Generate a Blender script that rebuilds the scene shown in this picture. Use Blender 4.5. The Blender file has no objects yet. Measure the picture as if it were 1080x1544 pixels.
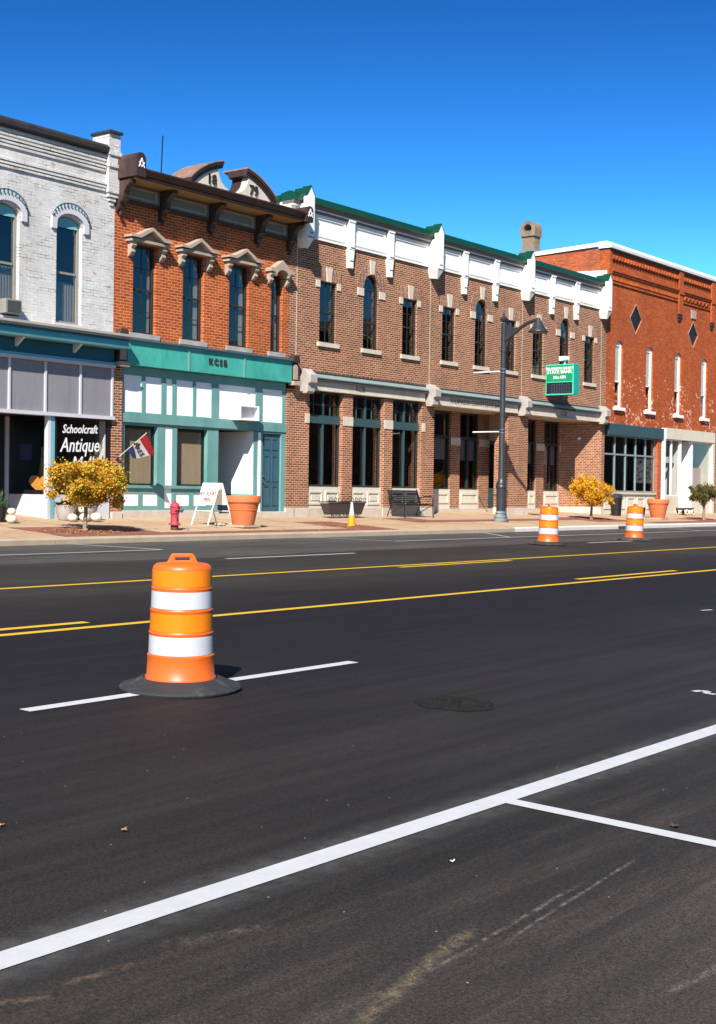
import bpy, math, random
from mathutils import Vector, Matrix
from mathutils.geometry import tessellate_polygon
random.seed(7)
R = math.radians
SC = bpy.context.scene
COL = SC.collection

# ------------------------------------------------------------------ camera
F, YAW, PIT, ROL, CZ = 2038.5, R(52.330), R(-0.874), R(0.8606), 1.55
_f = Vector((math.sin(YAW), math.cos(YAW), 0)); _r = Vector((math.cos(YAW), -math.sin(YAW), 0)); _u = Vector((0, 0, 1))
FW = _f*math.cos(PIT) + _u*math.sin(PIT); _u2 = _u*math.cos(PIT) - _f*math.sin(PIT)
RT = _r*math.cos(ROL) + _u2*math.sin(ROL); UP = _u2*math.cos(ROL) - _r*math.sin(ROL)
cd = bpy.data.cameras.new('camera'); cam = bpy.data.objects.new('camera', cd); COL.objects.link(cam)
m = Matrix.Identity(4)
for i in range(3):
    m[i][0] = RT[i]; m[i][1] = UP[i]; m[i][2] = -FW[i]
m[2][3] = CZ
cam.matrix_world = m
cd.sensor_fit = 'HORIZONTAL'; cd.sensor_width = 36; cd.lens = F/1080*36
cd.clip_end = 3000; cd.clip_start = .05
SC.camera = cam
# pixel of the photograph -> direction -> point on a plane of the street
def ray(x, y): return RT*((x-540)/F) - UP*((y-772)/F) + FW
def PY(x, y, Y): d = ray(x, y); return Vector((0, 0, CZ)) + d*(Y/d.y)
def PX(x, y, X): d = ray(x, y); return Vector((0, 0, CZ)) + d*(X/d.x)

def gpt(x, y):                      # photo pixel -> road surface
    d = ray(x, y); t = (-.027*7.8-CZ)/(d.z-.027*d.y); return Vector((0, 0, CZ))+d*t

# ------------------------------------------------------------------ light
SAZ, SEL = R(60), R(40)                       # light travels towards +x (az from +y) and down
w = bpy.data.worlds.new('World'); SC.world = w; w.use_nodes = True
nt = w.node_tree; nt.nodes.clear()
sky = nt.nodes.new('ShaderNodeTexSky'); sky.sky_type = 'NISHITA'; sky.sun_disc = False
sky.sun_elevation = SEL; sky.sun_rotation = SAZ + math.pi
sky.air_density = 1.0; sky.dust_density = 0.15; sky.ozone_density = 3.0; sky.altitude = 300
gm = nt.nodes.new('ShaderNodeGamma'); gm.inputs[1].default_value = 2.4
hs = nt.nodes.new('ShaderNodeHueSaturation'); hs.inputs['Saturation'].default_value = 1.03; hs.inputs['Value'].default_value = 1.0
bg = nt.nodes.new('ShaderNodeBackground'); bg.inputs['Strength'].default_value = 0.0066
wo = nt.nodes.new('ShaderNodeOutputWorld')
cp = nt.nodes.new('ShaderNodeVectorMath'); cp.operation = 'MINIMUM'; cp.inputs[1].default_value = (4.2, 5.6, 6.9)   # no glare ring round the (separate) sun
nt.links.new(sky.outputs[0], cp.inputs[0]); nt.links.new(cp.outputs[0], gm.inputs[0]); tn = nt.nodes.new('ShaderNodeVectorMath'); tn.operation = 'MULTIPLY'; tn.inputs[1].default_value = (.88, 1.17, 1.02)
nt.links.new(gm.outputs[0], tn.inputs[0]); nt.links.new(tn.outputs[0], hs.inputs['Color']); nt.links.new(hs.outputs[0], bg.inputs[0]); nt.links.new(bg.outputs[0], wo.inputs[0])
sl = bpy.data.lights.new('sun', 'SUN'); sl.energy = 5.0; sl.angle = R(.53); sl.color = (1, .95, .87)
so = bpy.data.objects.new('sun', sl); COL.objects.link(so); so.location = (0, 0, 40)
sd = Vector((math.sin(SAZ)*math.cos(SEL), math.cos(SAZ)*math.cos(SEL), -math.sin(SEL)))
so.rotation_euler = sd.to_track_quat('-Z', 'Y').to_euler()
vs = SC.view_settings; vs.view_transform = 'Standard'; vs.look = 'None'; vs.gamma = 1; vs.exposure = 0.9
SC.render.engine = 'CYCLES'

# ------------------------------------------------------------------ mesh helpers
class MB:
    def __init__(s): s.v = []; s.f = []; s.m = []; s.k = 0
    def add(s, vs, fs):
        b = len(s.v); s.v += [tuple(p) for p in vs]; s.f += [[b+i for i in f] for f in fs]; s.m += [s.k]*len(fs); return s
    def box(s, x0, x1, y0, y1, z0, z1):
        return s.add([(x0,y0,z0),(x1,y0,z0),(x1,y1,z0),(x0,y1,z0),(x0,y0,z1),(x1,y0,z1),(x1,y1,z1),(x0,y1,z1)],
            [(0,3,2,1),(4,5,6,7),(0,1,5,4),(1,2,6,5),(2,3,7,6),(3,0,4,7)])
    def prism(s, poly, a0, a1, axis='x'):
        n = len(poly)
        def p(q, a): return {'x': (a, q[0], q[1]), 'y': (q[0], a, q[1]), 'z': (q[0], q[1], a)}[axis]
        vs = [p(q, a0) for q in poly] + [p(q, a1) for q in poly]
        return s.add(vs, [tuple(range(n))[::-1], tuple(range(n, 2*n))] + [(i, (i+1) % n, n+(i+1) % n, n+i) for i in range(n)])
    def slab(s, outer, holes, y0, y1):      # polygons in (x,z), thickness along y
        loops = [outer]+list(holes); pts = [Vector((p[0], p[1], 0)) for L in loops for p in L]
        tris = tessellate_polygon([[Vector((p[0], p[1], 0)) for p in L] for L in loops]); n = len(pts)
        vs = [(p.x, y0, p.y) for p in pts] + [(p.x, y1, p.y) for p in pts]
        fs = []
        for t in tris:
            a, b, c = [pts[i] for i in t]
            if (b-a).cross(c-a).z < 0: t = (t[0], t[2], t[1])
            fs += [tuple(t), (t[2]+n, t[1]+n, t[0]+n)]
        o = 0
        for li, L in enumerate(loops):
            k = len(L); area = sum(L[i][0]*L[(i+1) % k][1]-L[(i+1) % k][0]*L[i][1] for i in range(k))
            for i in range(k):
                a, b = o+i, o+(i+1) % k
                fs.append((a, a+n, b+n, b) if (area > 0) == (li == 0) else (b, b+n, a+n, a))
            o += k
        return s.add(vs, fs)
    def lathe(s, prof, c=(0,0,0), n=24, cap=True):
        vs = []; fs = []; k = len(prof)
        for r, z in prof:
            vs += [(c[0]+r*math.cos(2*math.pi*i/n), c[1]+r*math.sin(2*math.pi*i/n), c[2]+z) for i in range(n)]
        for j in range(k-1):
            fs += [(j*n+i, j*n+(i+1) % n, (j+1)*n+(i+1) % n, (j+1)*n+i) for i in range(n)]
        if cap:
            if prof[0][0] > 1e-4: fs.append(tuple(range(n))[::-1])
            if prof[-1][0] > 1e-4: fs.append(tuple(range((k-1)*n, k*n)))
        return s.add(vs, fs)
    def tube(s, pts, r, n=8, cap=True):
        pts = [Vector(p) for p in pts]; rs = r if isinstance(r, (list, tuple)) else [r]*len(pts)
        vs = []; fs = []; t0 = None
        for i, p in enumerate(pts):
            t = (pts[min(i+1, len(pts)-1)]-pts[max(i-1, 0)]).normalized()
            ref = Vector((0,0,1)) if abs(t.z) < .9 else Vector((1,0,0))
            if t0 is None: a = t.cross(ref).normalized()
            else: a = (a-t*a.dot(t)).normalized()
            t0 = t; b = t.cross(a)
            vs += [p+(a*math.cos(2*math.pi*k/n)+b*math.sin(2*math.pi*k/n))*rs[i] for k in range(n)]
        for j in range(len(pts)-1):
            fs += [(j*n+i, j*n+(i+1) % n, (j+1)*n+(i+1) % n, (j+1)*n+i) for i in range(n)]
        if cap: fs += [tuple(range(n))[::-1], tuple(range((len(pts)-1)*n, len(pts)*n))]
        return s.add(vs, fs)
    def xf(s, M):
        s.v = [tuple(M @ Vector(p)) for p in s.v]; return s
    def mesh(s, name, mats, smooth=None):
        me = bpy.data.meshes.new(name); me.from_pydata(s.v, [], s.f)
        for mt in (mats if isinstance(mats, (list, tuple)) else [mats]): me.materials.append(mt)
        if any(s.m): me.polygons.foreach_set('material_index', s.m)
        if smooth is not None:
            me.polygons.foreach_set('use_smooth', [True]*len(me.polygons)); me.set_sharp_from_angle(angle=R(smooth))
        me.update(); return me
def tag(o, label=None, cat=None, group=None, kind=None):
    if label: o['label'] = label
    if cat: o['category'] = cat
    if group: o['group'] = group
    if kind: o['kind'] = kind
    return o
def thing(name, label, cat, loc=(0,0,0), group=None):
    o = bpy.data.objects.new(name, None); COL.objects.link(o); o.location = loc; o.empty_display_size = .2
    return tag(o, label, cat, group)
def part(name, mb, mat, parent=None, loc=(0,0,0), smooth=None, bevel=0, kind=None, label=None):
    me = mb if isinstance(mb, bpy.types.Mesh) else mb.mesh(name, mat, smooth)
    o = bpy.data.objects.new(name, me); COL.objects.link(o); o.location = loc
    if parent is not None:
        o.parent = parent
        if parent.type == 'EMPTY': o.matrix_parent_inverse = Matrix.Translation(-Vector(parent.location))
    if bevel:
        b = o.modifiers.new('bevel', 'BEVEL'); b.width = bevel; b.segments = 2; b.limit_method = 'ANGLE'; b.angle_limit = R(40)
    if kind: o['kind'] = kind
    if label: o['label'] = label
    return o
def copy_tree(o, parent=None):
    c = o.copy(); COL.objects.link(c)
    if parent is not None:
        mpi = o.matrix_parent_inverse.copy(); c.parent = parent; c.matrix_parent_inverse = mpi
    for ch in list(o.children):
        copy_tree(ch, c)
    return c
def arch(x0, x1, z0, zs, rise, n=10):      # outline of an opening, rounded head above zs
    if rise <= 0: return [(x0, z0), (x1, z0), (x1, zs), (x0, zs)]
    c = (x0+x1)/2; h = (x1-x0)/2
    return [(x0, z0), (x1, z0)] + [(c+h*math.cos(math.pi*i/n), zs+rise*math.sin(math.pi*i/n)) for i in range(n+1)]
_tc = 0
def text_mb(body, size, shear=0, ext=.006, wide=1.0, bold=0, align='CENTER'):
    cu = bpy.data.curves.new('t', 'FONT'); cu.body = body; cu.size = size; cu.shear = shear; cu.extrude = ext
    cu.align_x = align; cu.align_y = 'CENTER'; cu.resolution_u = 2
    o = bpy.data.objects.new('t', cu); COL.objects.link(o); bpy.context.view_layer.update()
    me = bpy.data.meshes.new_from_object(o.evaluated_get(bpy.context.evaluated_depsgraph_get()))
    mb = MB()
    for k, (ox, oy) in enumerate(((0, 0), (bold, bold), (-bold, -bold), (bold, -bold), (-bold, bold)) if bold else ((0, 0),)):
        mb.add([(v.co.x*wide+ox, v.co.y+oy, v.co.z+k*.0004) for v in me.vertices], [tuple(p.vertices) for p in me.polygons])
    bpy.data.objects.remove(o); bpy.data.curves.remove(cu); bpy.data.meshes.remove(me)
    return mb
def frame_mat(o, right, up):
    right = Vector(right).normalized(); up = Vector(up); n = right.cross(up).normalized(); up = n.cross(right)
    M = Matrix.Identity(4)
    for i in range(3): M[i][0] = right[i]; M[i][1] = up[i]; M[i][2] = n[i]; M[i][3] = o[i]
    return M

# ------------------------------------------------------------------ materials
def lin(r, g, b):
    return tuple(.78*(c/255/12.92 if c/255 <= .04045 else ((c/255+.055)/1.055)**2.4) for c in (r, g, b))   # photo tone -> albedo under this sun and exposure
class NT:
    def __init__(s, name):
        s.m = bpy.data.materials.new(name); s.m.use_nodes = True; s.t = s.m.node_tree
        s.b = s.t.nodes['Principled BSDF']; s.out = s.t.nodes['Material Output']
    def n(s, k, **kw):
        x = s.t.nodes.new(k)
        for a, v in kw.items(): setattr(x, a, v)
        return x
    def l(s, a, b): s.t.links.new(a, b)
    def math(s, op, a, b=None, c=None, clamp=False):
        x = s.n('ShaderNodeMath', operation=op, use_clamp=clamp)
        for i, q in enumerate((a, b, c)):
            if q is None: continue
            if isinstance(q, (int, float)): x.inputs[i].default_value = q
            else: s.l(q, x.inputs[i])
        return x.outputs[0]
    def mix(s, f, a, b, bt='MIX'):
        x = s.n('ShaderNodeMix', data_type='RGBA', blend_type=bt)
        for i, q in ((0, f), (6, a), (7, b)):
            if isinstance(q, (int, float)): x.inputs[i].default_value = q
            elif isinstance(q, tuple): x.inputs[i].default_value = (*q[:3], 1)
            else: s.l(q, x.inputs[i])
        return x.outputs[2]
    def pos(s, scale=None):
        g = s.n('ShaderNodeNewGeometry'); o = g.outputs['Position']
        if scale:
            v = s.n('ShaderNodeVectorMath', operation='MULTIPLY'); s.l(o, v.inputs[0]); v.inputs[1].default_value = scale; o = v.outputs[0]
        return o
    def noise(s, vec, scale, detail=4, rough=.55):
        x = s.n('ShaderNodeTexNoise'); s.l(vec, x.inputs['Vector']); x.inputs['Scale'].default_value = scale
        x.inputs['Detail'].default_value = detail; x.inputs['Roughness'].default_value = rough; return x.outputs[0]
    def ramp(s, f, stops, interp='LINEAR'):
        x = s.n('ShaderNodeValToRGB'); s.l(f, x.inputs[0]); e = x.color_ramp.elements; x.color_ramp.interpolation = interp
        for i, (p, c) in enumerate(stops):
            k = e[i] if i < 2 else e.new(p)
            k.position = p; k.color = (c, c, c, 1) if isinstance(c, (int, float)) else (*c, 1)
        return x.outputs[0]
    def bump(s, h, dist=.01, strength=.6):
        x = s.n('ShaderNodeBump'); x.inputs['Distance'].default_value = dist; x.inputs['Strength'].default_value = strength
        s.l(h, x.inputs['Height']); s.l(x.outputs[0], s.b.inputs['Normal']); return x
def M(name, col, rough=.6, var=.18, scale=3.0, bump=0, bscale=40, metal=0, spec=.5, stretch=None, dirt=None, dirt_amt=.35):
    t = NT(name); p = t.pos(stretch) if stretch else t.pos()
    nz = t.noise(p, scale, 6, .65); nz2 = t.noise(t.pos(), scale*9, 3)
    f = t.math('ADD', t.math('MULTIPLY', nz, .7), t.math('MULTIPLY', nz2, .3))
    f = t.ramp(f, [(.3, 0), (.7, 1)])
    lo = tuple(c*(1-var) for c in col); hi = tuple(min(1, c*(1+var*.6)) for c in col)
    c = t.mix(f, lo, hi)
    if dirt:
        d = t.ramp(t.noise(t.pos((1, 1, .35)), 1.7, 7, .7), [(.5, 0), (.72, dirt_amt)])
        c = t.mix(d, c, dirt)
    t.l(c, t.b.inputs['Base Color'])
    t.l(t.ramp(nz, [(.2, max(.05, rough-.1)), (.8, min(1, rough+.1))]), t.b.inputs['Roughness'])
    t.b.inputs['Metallic'].default_value = metal; t.b.inputs['Specular IOR Level'].default_value = spec
    if bump: t.bump(t.noise(t.pos(), bscale, 4), .01, bump)
    return t.m
def BRICK(name, c1, c2, mortar, bw=.21, rh=.0675, ms=.011, chip=None, stain=(.1,.07,.06), soldier=False, extra=None, du=1, tv=.8, bs=.7):
    t = NT(name); g = t.pos(); sp = t.n('ShaderNodeSeparateXYZ'); t.l(g, sp.inputs[0])
    u = t.math('ADD' if du > 0 else 'SUBTRACT', sp.outputs[0], sp.outputs[1]); cv = t.n('ShaderNodeCombineXYZ')
    t.l(u, cv.inputs[1 if soldier else 0]); t.l(sp.outputs[2], cv.inputs[0 if soldier else 1])
    b = t.n('ShaderNodeTexBrick'); t.l(cv.outputs[0], b.inputs['Vector']); b.offset = .5; b.offset_frequency = 2
    for k, v in (('Scale', 1), ('Mortar Size', ms), ('Mortar Smooth', .15), ('Bias', 0), ('Brick Width', bw), ('Row Height', rh)): b.inputs[k].default_value = v
    b.inputs['Color1'].default_value = (*c1, 1); b.inputs['Color2'].default_value = (*c2, 1); b.inputs['Mortar'].default_value = (*mortar, 1)
    c = b.outputs['Color']
    # per-brick tone
    wn = t.n('ShaderNodeTexWhiteNoise', noise_dimensions='3D'); sn = t.n('ShaderNodeVectorMath', operation='SNAP')
    t.l(cv.outputs[0], sn.inputs[0]); sn.inputs[1].default_value = (bw/2, rh, 1) if not soldier else (rh, bw/2, 1); t.l(sn.outputs[0], wn.inputs['Vector'])
    tone = t.ramp(wn.outputs['Value'], [(0, .72), (1, 1.2)])
    tone = t.mix(b.outputs['Fac'], tone, (1., 1., 1.)); c = t.mix(tv, c, tone, 'MULTIPLY')
    big = t.ramp(t.noise(t.pos((1, 1, .5)), 1.1, 7, .65), [(.35, .8), (.7, 1.08)])
    c = t.mix(1, c, big, 'MULTIPLY')
    st = t.ramp(t.noise(t.pos((2.5, 2.5, .4)), 1.5, 6, .7), [(.56, 0), (.8, .5)])
    c = t.mix(st, c, stain)
    if extra: c = extra(t, c, sp, wn, b)
    t.l(c, t.b.inputs['Base Color']); t.b.inputs['Roughness'].default_value = .85
    h = t.math('ADD', t.math('MULTIPLY', b.outputs['Fac'], -1), t.math('MULTIPLY', t.noise(t.pos(), 60, 3), .35))
    t.bump(h, .012, bs)
    return t.m
MT = {}
MT['brick_bank'] = BRICK('brick_bank', lin(172, 100, 66), lin(108, 60, 42), lin(232, 190, 152), .205, .0675, .0085)
MT['brick_splay'] = BRICK('brick_splay', lin(172, 100, 66), lin(108, 60, 42), lin(232, 190, 152), .205, .0675, .0085, du=-1)
MT['brick_soldier'] = BRICK('brick_soldier', lin(168, 100, 72), lin(120, 66, 50), lin(226, 190, 162), .33, .075, .012, soldier=True)
MT['brick_orange'] = BRICK('brick_orange', lin(198, 90, 34), lin(160, 58, 18), lin(240, 166, 104), .225, .076, .0075)
MT['brick_side'] = BRICK('brick_side', lin(205, 98, 48), lin(172, 70, 30), lin(196, 130, 92), .22, .074, .008)
def peel_red(t, c, sp, wn, b):
    z = t.n('ShaderNodeMapRange'); t.l(sp.outputs[2], z.inputs[0])
    for i, v in ((1, 4.5), (2, 6.9), (3, .42), (4, -.02)): z.inputs[i].default_value = v
    cl = t.math('MULTIPLY', t.ramp(t.noise(t.pos(), 1.6, 4), [(.42, 0), (.6, 1)]), z.outputs[0])
    return t.mix(t.math('LESS_THAN', wn.outputs['Value'], cl), c, lin(238, 178, 150))
MT['brick_red'] = BRICK('brick_red', lin(206, 102, 38), lin(182, 78, 22), lin(178, 82, 38), .21, .072, .005, extra=peel_red)
def peel_white(t, c, sp, wn, b):
    n = t.noise(t.pos((1, 1, 1.4)), 2.6, 7, .72)
    gap = t.ramp(t.noise(t.pos((1, 1, 4)), 1.9, 6, .65), [(.5, .0), (.62, 1.0)])
    c = t.mix(t.math('MULTIPLY', b.outputs['Fac'], gap), c, lin(60, 52, 52))
    c = t.mix(t.ramp(n, [(.62, 0), (.66, .85)]), c, lin(176, 116, 84))
    return c
MT['brick_white'] = BRICK('brick_white', lin(232, 227, 222), lin(222, 218, 214), lin(214, 210, 207), .22, .072, .006, stain=lin(158, 150, 146), extra=peel_white, tv=.25, bs=.3)
MT['white_paint'] = M('white_paint', (.82, .81, .77), .5, .06, 2, dirt=lin(190, 186, 178), dirt_amt=.2)
MT['parapet_white'] = M('parapet_white', (.82, .80, .75), .6, .06, 1.5, dirt=lin(205, 198, 188), dirt_amt=.3)
MT['panel_white'] = M('panel_white', (.86, .85, .81), .5, .05, 2, stretch=(1, 1, .3), dirt=lin(214, 210, 208), dirt_amt=.25)
MT['teal'] = M('teal', lin(118, 166, 160), .45, .2, 2.2, stretch=(1, 1, .5), dirt=lin(62, 142, 134), dirt_amt=.6)
MT['teal_sign'] = M('teal_sign', lin(80, 184, 168), .4, .25, 1.6, dirt=lin(34, 146, 128), dirt_amt=.75)
MT['teal_dark'] = M('teal_dark', lin(24, 92, 112), .5, .15, 2)
MT['teal_light'] = M('teal_light', lin(120, 190, 200), .5, .15, 2)
MT['slate_blue'] = M('slate_blue', lin(62, 98, 112), .45, .1, 3)
MT['bank_teal'] = M('bank_teal', lin(58, 86, 90), .45, .1, 3)
MT['canopy'] = M('canopy', lin(142, 158, 156), .5, .15, 3, stretch=(.6, 1, 1), dirt=lin(90, 104, 104))
MT['canopy_dark'] = M('canopy_dark', lin(72, 76, 74), .6, .15, 3)
MT['green_metal'] = M('green_metal', lin(18, 72, 56), .35, .1, 2)
MT['taupe'] = M('taupe', lin(120, 106, 100), .6, .08, 3)
MT['limestone'] = M('limestone', lin(222, 208, 188), .75, .12, 3, bump=.15, bscale=60, dirt=lin(150, 138, 122), dirt_amt=.3)
MT['grey_stone'] = M('grey_stone', lin(184, 176, 168), .8, .2, 4, bump=.3, bscale=50, dirt=lin(110, 100, 92), dirt_amt=.45)
MT['hood_stone'] = M('hood_stone', lin(186, 166, 148), .8, .2, 5, bump=.3, bscale=50, dirt=lin(126, 110, 98), dirt_amt=.5)
MT['cream'] = M('cream', lin(230, 220, 200), .6, .08, 3, dirt=lin(186, 172, 150))
MT['brown_paint'] = M('brown_paint', lin(66, 46, 42), .5, .2, 3, dirt=lin(116, 88, 78), dirt_amt=.35)
MT['brown_weathered'] = M('brown_weathered', lin(150, 116, 100), .7, .35, 6, bump=.3, bscale=30, dirt=lin(210, 186, 174), dirt_amt=.7)
MT['frieze_grey'] = M('frieze_grey', lin(140, 130, 120), .6, .12, 3)
MT['soffit_tan'] = M('soffit_tan', lin(170, 138, 92), .7, .15, 3)
MT['pediment_cream'] = M('pediment_cream', lin(226, 216, 198), .6, .12, 3, dirt=lin(150, 140, 128), dirt_amt=.45)
MT['black_paint'] = M('black_paint', lin(26, 25, 27), .45, .2, 5)
MT['sash_dark'] = M('sash_dark', lin(44, 52, 50), .45, .15, 5)
MT['sash_grey'] = M('sash_grey', lin(150, 146, 138), .5, .15, 5)
MT['grey_panel'] = M('grey_panel', lin(142, 139, 144), .7, .16, 2.2, stretch=(2.5, 1, .3), dirt=lin(132, 126, 130), dirt_amt=.5)
MT['lilac_white'] = M('lilac_white', lin(216, 213, 218), .5, .07, 2, dirt=lin(176, 172, 184), dirt_amt=.3)
MT['dark_cap'] = M('dark_cap', lin(46, 42, 42), .7, .3, 4, dirt=lin(96, 84, 74))
MT['roof'] = M('roof', lin(90, 88, 86), .9, .15, 2)
MT['plaster'] = M('plaster', lin(96, 88, 82), .9, .12, 2)
MT['ceiling_beige'] = M('ceiling_beige', lin(196, 182, 164), .8, .08, 2)
MT['interior_wall'] = M('interior_wall', lin(96, 92, 88), .9, .12, 2)
MT['blind'] = M('blind', lin(176, 156, 128), .8, .12, 3)
MT['curtain'] = M('curtain', lin(226, 222, 216), .9, .08, 3)
MT['orange_plastic'] = M('orange_plastic', (.66, .115, .010), .45, .14, 6, dirt=lin(110, 62, 36), dirt_amt=.55)
MT['orange_sheet'] = M('orange_sheet', (.76, .19, .004), .3, .05, 6, spec=.5)
MT['white_sheet'] = M('white_sheet', lin(214, 213, 219), .3, .05, 7, dirt=lin(140, 134, 130), dirt_amt=.5)
MT['rubber'] = M('rubber', lin(46, 47, 50), .75, .3, 6, bump=.3, bscale=35, dirt=lin(134, 130, 124), dirt_amt=.55)
MT['hydrant_red'] = M('hydrant_red', lin(190, 62, 78), .5, .22, 8, dirt=lin(214, 140, 140), dirt_amt=.5)
MT['rust'] = M('rust', lin(96, 60, 50), .8, .3, 10)
MT['terracotta'] = M('terracotta', lin(214, 116, 66), .75, .12, 5, bump=.1, bscale=40, dirt=lin(226, 158, 118), dirt_amt=.4)
MT['concrete'] = M('concrete', lin(184, 164, 140), .85, .14, 2, bump=.2, bscale=60, dirt=lin(150, 136, 118), dirt_amt=.4)
MT['new_concrete'] = M('new_concrete', lin(222, 217, 208), .85, .07, 2, bump=.15, bscale=60, dirt=lin(196, 188, 178), dirt_amt=.3)
MT['base_stone'] = M('base_stone', lin(214, 200, 182), .85, .16, 3, bump=.3, bscale=40, dirt=lin(160, 146, 128), dirt_amt=.4)
MT['pole_paint'] = M('pole_paint', lin(52, 54, 60), .4, .18, 6)
MT['cast_base'] = M('cast_base', lin(96, 108, 120), .7, .4, 9, bump=.4, bscale=25, dirt=lin(180, 176, 170), dirt_amt=.6)
MT['sign_green'] = M('sign_green', lin(14, 148, 96), .35, .06, 4)
MT['sign_teal'] = M('sign_teal', lin(40, 176, 156), .35, .08, 4)
MT['sign_edge'] = M('sign_edge', lin(70, 210, 176), .4, .05, 4)
MT['lettering_white'] = M('lettering_white', lin(246, 246, 244), .5, .03, 4)
MT['lettering_dark'] = M('lettering_dark', lin(58, 52, 46), .8, .1, 4)
MT['lettering_red'] = M('lettering_red', lin(140, 14, 26), .5, .05, 4)
MT['screen_dark'] = M('screen_dark', lin(34, 40, 50), .3, .1, 4)
MT['screen_seg'] = M('screen_seg', lin(72, 78, 92), .4, .1, 4)
MT['cloth_red'] = M('cloth_red', lin(158, 14, 24), .8, .12, 5)
MT['cloth_white'] = M('cloth_white', lin(196, 194, 198), .8, .08, 5)
MT['cloth_blue'] = M('cloth_blue', lin(34, 44, 92), .8, .12, 5)
MT['wood_dark'] = M('wood_dark', lin(70, 60, 54), .8, .35, 5, stretch=(4, 4, 1), bump=.3)
MT['wood_pale'] = M('wood_pale', lin(232, 224, 208), .6, .1, 5)
MT['yellow_plastic'] = M('yellow_plastic', lin(236, 160, 20), .5, .08, 6)
MT['pumpkin_white'] = M('pumpkin_white', lin(236, 224, 196), .6, .1, 9)
MT['plant_green'] = M('plant_green', lin(74, 96, 62), .7, .35, 9)
MT['plant_dark'] = M('plant_dark', lin(46, 36, 34), .8, .35, 9)
MT['bark'] = M('bark', lin(150, 128, 112), .9, .35, 9, stretch=(3, 3, .6), bump=.5, bscale=40)
MT['chimney_stone'] = M('chimney_stone', lin(150, 132, 110), .9, .4, 6, bump=.6, bscale=25, dirt=lin(84, 70, 62), dirt_amt=.75)
MT['flashing'] = M('flashing', lin(134, 138, 148), .5, .2, 4)
MT['shop_red'] = M('shop_red', lin(150, 40, 48), .8, .25, 6)
MT['shop_pink'] = M('shop_pink', lin(222, 178, 172), .8, .1, 6)
MT['paper'] = M('paper', lin(196, 196, 200), .7, .05, 6)
MT['heart_orange'] = M('heart_orange', lin(240, 160, 50), .6, .25, 20)
MT['driftwood'] = M('driftwood', lin(176, 142, 106), .8, .25, 6)
MT['chrome'] = M('chrome', lin(200, 200, 200), .25, .1, 6, metal=.9)
MT['purple_print'] = M('purple_print', lin(84, 60, 130), .7, .4, 30)
def GLASS(name, ior=.06, tint=.82):
    t = NT(name); t.t.nodes.remove(t.b)
    tr = t.n('ShaderNodeBsdfTransparent'); tr.inputs[0].default_value = (tint, tint, tint*.99, 1)
    gl = t.n('ShaderNodeBsdfGlossy'); gl.inputs['Roughness'].default_value = .008
    g = t.n('ShaderNodeNewGeometry'); dp = t.n('ShaderNodeVectorMath', operation='DOT_PRODUCT'); t.l(g.outputs['Incoming'], dp.inputs[0]); t.l(g.outputs['Normal'], dp.inputs[1])
    k = t.math('POWER', t.math('SUBTRACT', 1, t.math('ABSOLUTE', dp.outputs['Value']), clamp=True), 5)
    fr = t.math('ADD', t.math('MULTIPLY', k, 1-ior), ior)
    # old panes are not perfectly flat
    bp = t.n('ShaderNodeBump'); bp.inputs['Distance'].default_value = .004; bp.inputs['Strength'].default_value = .25
    t.l(t.noise(t.pos(), 2.2, 2), bp.inputs['Height']); t.l(bp.outputs[0], gl.inputs['Normal'])
    mx = t.n('ShaderNodeMixShader'); t.l(fr, mx.inputs[0]); t.l(tr.outputs[0], mx.inputs[1]); t.l(gl.outputs[0], mx.inputs[2])
    t.l(mx.outputs[0], t.out.inputs[0]); return t.m
MT['glass'] = GLASS('glass', .085, .72)
MT['shop_glass'] = GLASS('shop_glass', .04, .92)
def ISLE(name, stops, trans=.3):
    t = NT(name); g = t.n('ShaderNodeNewGeometry')
    n = t.noise(t.pos(), 2.4, 3); f = t.math('ADD', t.math('MULTIPLY', g.outputs['Random Per Island'], .6), t.math('MULTIPLY', n, .42))
    c = t.ramp(f, stops); t.l(c, t.b.inputs['Base Color']); t.b.inputs['Roughness'].default_value = .55
    tl = t.n('ShaderNodeBsdfTranslucent'); t.l(c, tl.inputs[0]); mx = t.n('ShaderNodeMixShader'); mx.inputs[0].default_value = trans
    t.l(t.b.outputs[0], mx.inputs[1]); t.l(tl.outputs[0], mx.inputs[2]); t.l(mx.outputs[0], t.out.inputs[0]); return t.m
MT['leaf_mixed'] = ISLE('leaf_mixed', [(.17, lin(88, 98, 28)), (.92, lin(200, 106, 34)), (.36, lin(170, 158, 30)), (.52, lin(240, 198, 46)), (.7, lin(236, 162, 38))])
MT['leaf_gold'] = ISLE('leaf_gold', [(.12, lin(176, 140, 24)), (.9, lin(226, 138, 28)), (.4, lin(248, 200, 32)), (.65, lin(246, 176, 28))])
MT['leaf_green'] = ISLE('leaf_green', [(.15, lin(58, 66, 28)), (.85, lin(150, 112, 40)), (.45, lin(92, 96, 38)), (.65, lin(118, 108, 40))])
MT['leaf_fallen'] = ISLE('leaf_fallen', [(.15, lin(150, 98, 44)), (.85, lin(232, 196, 130)), (.5, lin(206, 156, 70))], .1)

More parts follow.
